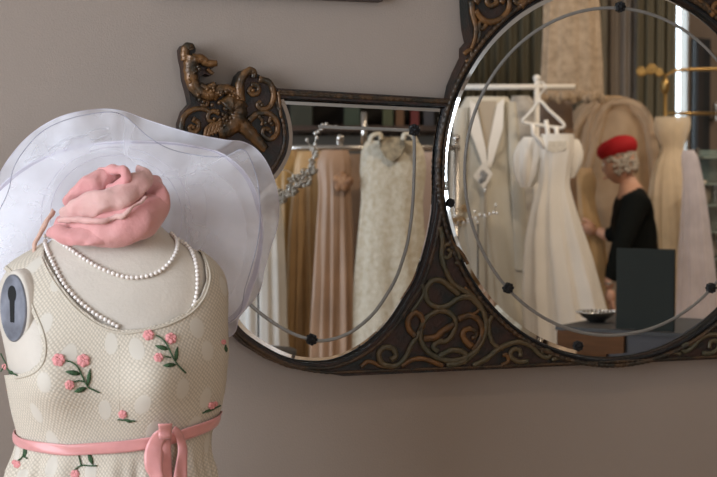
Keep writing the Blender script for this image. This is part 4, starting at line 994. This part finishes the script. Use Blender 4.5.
# --- silver sprig headpieces on slim stands
def beaded_sprig(label, stem, leaves, D, base, tips, m=SILVER, scale=1):
    p = rat(*base, D); t = thing('beaded_headpiece', label, 'headpiece', (p.x, p.y, 0), 'bridal headpieces on stands')
    b = MB(); b.tube([rat(x_, y_, D) for x_, y_ in [(q.x, q.y) for q in cat([Vector((*s_, 0)) for s_ in stem], 5)]], .0022*scale, 6)
    for s_ in tips: b.tube([rat(x_, y_, D) for x_, y_ in [(q.x, q.y) for q in cat([Vector((*u, 0)) for u in s_], 4)]], .0014*scale, 5)
    b.build('wire_stem', m, t)
    b = MB(); rr = random.Random(3)
    for x_, y_, r_, an_ in leaves:
        O = []
        for k in range(8):
            a = 2*pi*k/8; u, v_ = r_*cos(a), r_*.42*sin(a); O.append(rat(x_+u*cos(an_)-v_*sin(an_), y_+u*sin(an_)+v_*cos(an_), D+.01*rr.uniform(-1, 1)))
        b.tube(O, .0022*scale, 5, closed=True)
        b.tube([O[0], O[4]], .0014*scale, 5)
        for k in range(4):
            b.ball(rat(x_+rr.uniform(-1, 1)*r_*.7, y_+rr.uniform(-1, 1)*r_*.5, D-.008), .0045*scale, 6, 4)
    b.build('leaf_filigree', m, t)
    b = MB()
    for k, (x_, y_) in enumerate([(q.x, q.y) for q in cat([Vector((*s_, 0)) for s_ in stem], 3)]): b.ball(rat(x_+sin(k*2.1)*1.4, y_+cos(k*1.7)*1.2, D-.006), .0058*scale, 8, 5)
    for s_ in tips: b.ball(rat(*s_[-1], D), .006*scale, 8, 5)
    b.build('crystal_bead', mat('crystal', (.75, .74, .72), .12, .3), t)
    b = MB(); b.tube([(p.x, p.y, .9), (p.x, p.y, p.z)], .003, 6); b.build('stand_wire', BLACK, t)
    return p, t
stem = [(266, 206), (280, 198), (296, 186), (308, 172), (314, 158), (315, 143), (318, 131), (326, 125)]
rr = random.Random(8); lv = [(268+k*2.2+rr.uniform(-3, 3), 205-k*1.55+rr.uniform(-7, 7), rr.uniform(4, 7), rr.uniform(-1, .6)) for k in range(22)]+[(266+k*2.2+rr.uniform(-3, 3), 206-k*1.6+rr.uniform(-9, 9), rr.uniform(3, 5), rr.uniform(-1, .6)) for k in range(20)]+[(313+rr.uniform(-3.5, 3.5), 172-k*4, rr.uniform(2.5, 4.2), rr.uniform(-1.6, -.6)) for k in range(7)]
p, t1 = beaded_sprig('silver wire and crystal headpiece spray curling up beside the hat brim', stem, lv, 4.4, (258, 212), [[(326, 125), (330, 126), (336, 127)], [(300, 180), (290, 172), (282, 169)], [(314, 150), (309, 144), (307, 140)], [(318, 133), (322, 127), (330, 127)], [(268, 206), (262, 211), (258, 212)]])
def pedestal(p, label):
    t = thing('round_pedestal', label, 'pedestal', (p.x, p.y, 0)); 
    b = MB(); b.tube([(p.x, p.y, .87), (p.x, p.y, .90)], .12, 24); b.build('pedestal_top', CTOP, t)
    b = MB(); b.tube([(p.x, p.y, .02), (p.x, p.y, .87)], .02, 12); b.build('column', DWOOD, t)
    b = MB(); b.tube([(p.x, p.y, 0), (p.x, p.y, .02)], .13, 24); b.build('foot', DWOOD, t)
pedestal(p, 'slim round pedestal table holding the silver headpiece spray')
stem = [(452, 226), (464, 222), (472, 219), (480, 216), (490, 214), (497, 212)]
lv = [(455+rr.uniform(-4, 14), 216+rr.uniform(-12, 8), rr.uniform(3, 5), rr.uniform(-1, 1)) for k in range(9)]
p, t2 = beaded_sprig('gilt twig headpiece in front of the ivory jacket gown', stem, lv, 5.2, (478, 222), [[(476, 218), (475, 211)], [(484, 215), (485, 190)], [(494, 213), (496, 205)], [(462, 222), (456, 216)], [(478, 218), (478, 222)]], mat('gilt_twig', (.30, .20, .10), .45, .4))
pedestal(p, 'slim round pedestal table holding the gilt twig headpiece')

# --- person with the red beret
DP = 7.5; SP = DP/F
def skin_body(name, joints, edges, m, parent=None, sub_=2, extra=None):
    me = bpy.data.meshes.new(name); me.from_pydata([tuple(j[0]) for j in joints], edges, []); me.materials.append(m)
    o = bpy.data.objects.new(name, me); COL.objects.link(o)
    o.modifiers.new('skin', 'SKIN'); me.update()
    for i, j in enumerate(joints):
        v = me.skin_vertices[0].data[i]; r = j[1]; v.radius = (r, r) if not hasattr(r, '__len__') else r; v.use_root = (i == 0)
    s_ = o.modifiers.new('sub', 'SUBSURF'); s_.levels = sub_; s_.render_levels = sub_
    dg = bpy.context.evaluated_depsgraph_get(); ev = o.evaluated_get(dg); nm = bpy.data.meshes.new_from_object(ev); o.modifiers.clear(); o.data = nm
    nm.materials.clear(); nm.materials.append(m)
    if extra:
        bm = bmesh.new(); bm.from_mesh(nm); vb = [bm.verts.new(p) for p in extra.v]
        for f in extra.f: 
            try: bm.faces.new([vb[i] for i in f])
            except ValueError: pass
        bm.to_mesh(nm); bm.free()
    for p in nm.polygons: p.use_smooth = True
    if parent: o.parent = parent; o.matrix_parent_inverse = Matrix.Translation(-parent.location)
    return o
def J(px, py, dd, r): return (rat(px, py, DP+dd), r)
pc = rat(636, 300, DP)
person = thing('person', 'person in a red beret, black long-sleeved top and trousers with short pale curls, standing side-on', 'person', (pc.x, pc.y, 0))
fy = floor_y(DP, .05)
body_j = [J(638, 296, 0, .115), J(638, 262, 0, .105), J(634, 225, 0, .115), J(632, 197, 0, .085), J(629, 184, 0, .048), J(626, 174, 0, .046),   # 0-5 spine, neck
          J(636, 203, -.15, .062), J(620, 250, -.20, .043), J(609, 280, -.20, .030), J(609, 290, -.20, .024),                                      # 6-9 near arm
          J(628, 203, .15, .060), J(614, 238, .20, .042), J(600, 232, .22, .028), J(595, 231, .22, .022),                                          # 10-13 far arm
          J(638, 330, -.09, .095), J(638, (330+fy)/2, -.09, .058), J(640, fy-12, -.09, .040), J(625, fy-4, -.10, .035),
          J(638, 330, .09, .095), J(634, (330+fy)/2, .09, .058), J(634, fy-12, .09, .040), J(620, fy-4, .10, .035)]
ed = [(0, 1), (1, 2), (2, 3), (3, 4), (4, 5), (3, 6), (6, 7), (7, 8), (8, 9), (3, 10), (10, 11), (11, 12), (12, 13), (0, 14), (14, 15), (15, 16), (16, 17), (0, 18), (18, 19), (19, 20), (20, 21)]
# head: a deformed ball facing screen-left and a little away
hx = MB(); hc = rat(620, 163, DP); fdir = (rat(600, 168, DP+.06)-rat(620, 163, DP)); fdir.normalize(); sdir = fdir.cross(Vector((0, 0, 1))).normalized(); udir = sdir.cross(fdir).normalized()
nu, nv = 32, 22
vs = []
for i in range(nv+1):
    a = pi*i/nv
    for k in range(nu):
        t_ = 2*pi*k/nu; x_, y_, z_ = sin(a)*cos(t_), sin(a)*sin(t_), cos(a)   # x forward
        px_, py_, pz_ = x_*.092, y_*.072, z_*.112
        if z_ < 0: py_ *= 1+.35*z_*.9; px_ *= (1+.12*z_) if x_ > 0 else (1+.45*z_)
        if x_ > 0 and z_ < -.2: px_ += .012*x_
        fr = math.exp(-((y_)/.16)**2)
        if x_ > .3:
            px_ += fr*(.020*math.exp(-((z_+.12)/.13)**2)+.006*math.exp(-((z_+.52)/.07)**2)+.010*math.exp(-((z_+.85)/.12)**2)-.006*math.exp(-((z_-.16)/.08)**2))
            px_ -= .010*math.exp(-((abs(y_)-.38)/.14)**2)*math.exp(-((z_-.08)/.10)**2)
        vs.append(hc+fdir*px_+sdir*py_+udir*pz_)
hx.add(vs, [(i*nu+k, i*nu+(k+1) % nu, (i+1)*nu+(k+1) % nu, (i+1)*nu+k) for i in range(nv) for k in range(nu)])
for sg in (-1, 1):   # ears
    hx.ball(hc+sdir*(.070*sg)-fdir*.012-udir*.01, .026, 10, 8, (.5, .5, 1))
# hands: palms and fingers grown into the same mesh
def hand(hx, w, dirv, side, curl, s_=1.0):
    dirv = dirv.normalized(); side = side.normalized(); nrm = dirv.cross(side).normalized()
    hx.ball(w+dirv*.045*s_, .042*s_, 12, 8, (1, .62, 1), rot=Matrix((side, nrm, dirv)).transposed())
    for i, (off, ln_) in enumerate(((-.026, .062), (-.009, .072), (.009, .068), (.025, .052))):
        p0 = w+dirv*.078*s_+side*off*s_; P = [p0-dirv*.02*s_]; d = dirv.copy(); p = p0
        for q in range(4):
            P.append(p.copy()); p = p+d*(ln_/3)*s_; d = (d+nrm*curl*.45).normalized()
        P.append(p); hx.tube(P, [.0085*s_, .0088*s_, .0085*s_, .0078*s_, .007*s_, .0045*s_], 8)
    P = [w+dirv*.02*s_-side*.022*s_, w+dirv*.045*s_-side*.042*s_+nrm*.008*s_, w+dirv*.068*s_-side*.048*s_+nrm*.016*s_, w+dirv*.084*s_-side*.046*s_+nrm*.022*s_]; hx.tube(P, [.013*s_, .0115*s_, .0095*s_, .006*s_], 8)
w1 = rat(609, 288, DP-.20); hand(hx, w1, rat(611, 303, DP-.20)-w1, rat(617, 286, DP-.3)-w1, .4, .95)
w2_ = rat(597, 231, DP+.22); hand(hx, w2_, rat(585, 228, DP+.2)-w2_, rat(597, 245, DP+.3)-w2_, .35, 1.05)
pb = skin_body('body', body_j, ed, SKIN, person, extra=hx)
# eyes, mouth
b = MB()
for sg in (-1, 1): b.ball(hc+fdir*.078+sdir*(.030*sg)+udir*.010, .011, 10, 8)
b.build('eye', WPAINT, person)
b = MB(); b.tube([hc+fdir*.094-sdir*.02-udir*.062, hc+fdir*.104-udir*.060, hc+fdir*.094+sdir*.02-udir*.062], [.003, .006, .003], 8); b.build('mouth', mat('lip', (.45, .12, .10), .5), person)
top_j = [J(638, 300, 0, .132), J(638, 262, 0, .122), J(634, 225, 0, .130), J(632, 198, 0, .098), J(629.5, 187, 0, .058), J(636, 203, -.15, .076), J(620, 250, -.20, .056), J(609, 284, -.20, .038), J(628, 203, .15, .074), J(614, 238, .20, .054), J(602, 232, .22, .038)]
skin_body('black_top', top_j, [(0, 1), (1, 2), (2, 3), (3, 4), (3, 5), (5, 6), (6, 7), (3, 8), (8, 9), (9, 10)], BLK, person)
tr_j = [J(638, 300, 0, .130), J(638, 330, -.09, .108), J(638, (330+fy)/2, -.09, .082), J(640, fy-16, -.09, .068), J(638, 330, .09, .108), J(634, (330+fy)/2, .09, .082), J(634, fy-16, .09, .068)]
skin_body('black_trousers', tr_j, [(0, 1), (1, 2), (2, 3), (0, 4), (4, 5), (5, 6)], mat('charcoal_trousers', (.02, .02, .024), .8), person)
# hair: short curls over the back and sides
b = MB(); rr = random.Random(5)
for k in range(420):
    u = rr.uniform(-1, 1); a = rr.uniform(0, 2*pi); z_ = u; x_, y_ = sqrt(1-z_*z_)*cos(a), sqrt(1-z_*z_)*sin(a)
    if x_ > .5 or (x_ > .12 and z_ < .1) or z_ < -.58: continue
    p = hc+fdir*(x_*.092)+sdir*(y_*.074)+udir*(z_*.108)
    b.ball(p, rr.uniform(.009, .014), 7, 5)
b.build('hair', HAIR, person)
bt_ = MB(); bc = hc+udir*.072-fdir*.004; rows = []
for h_, r_ in ((-.030, .086), (-.024, .095), (-.004, .106), (.022, .107), (.046, .096), (.064, .070), (.073, .036), (.076, .004)):
    rows.append([bc+udir*(h_+.10*.16*cos(2*pi*k/40)*0)+fdir*((r_*1.06)*cos(2*pi*k/40)+.004)+sdir*(r_*.88*sin(2*pi*k/40))-udir*(.006*(cos(2*pi*k/40)+1)*(1 if h_ > .0 else .2)) for k in range(40)])
bt_.grid(rows, True); bt_.add(rows[0], [tuple(range(40))]); be = bt_.build('red_beret', RED, person)
b = MB(); b.ball(hc+fdir*.085+udir*.082, .018, 10, 6, (1, .7, 1)); b.build('beret_bow', RED, be)
rtube('bracelet', [(613.5, 282, DP-.235), (609, 284, DP-.25), (605.5, 283, DP-.2)], .006, SILVER, person)

# --- ceiling spot lamps over the racks (warm)
for i, (x_, y_, pw) in enumerate(((1.9, .9, 26), (3.3, .1, 30), (4.6, -1.2, 30), (2.6, 1.2, 8))):
    t = thing('ceiling_spotlight', 'round warm ceiling spotlight '+('above the chrome rack of gowns', 'above the white rack', 'above the brass stand', 'nearest the mirror wall')[i], 'ceiling lamp', (x_, y_, ZC), 'ceiling spotlights')
    b = MB(); b.tube([(x_, y_, ZC), (x_, y_, ZC-.05)], .09, 20); b.build('housing', WPAINT, t)
    l = bpy.data.lights.new('warm_lamp', 'AREA'); l.shape = 'DISK'; l.size = .16; l.energy = pw; l.color = (1, .80, .60); lo = bpy.data.objects.new('warm_lamp', l); COL.objects.link(lo); lo.location = (x_, y_, ZC-.056)
    d = Vector((x_+.2, y_-1.3, 1.2))-lo.location; lo.rotation_euler = d.to_track_quat('-Z', 'Y').to_euler()
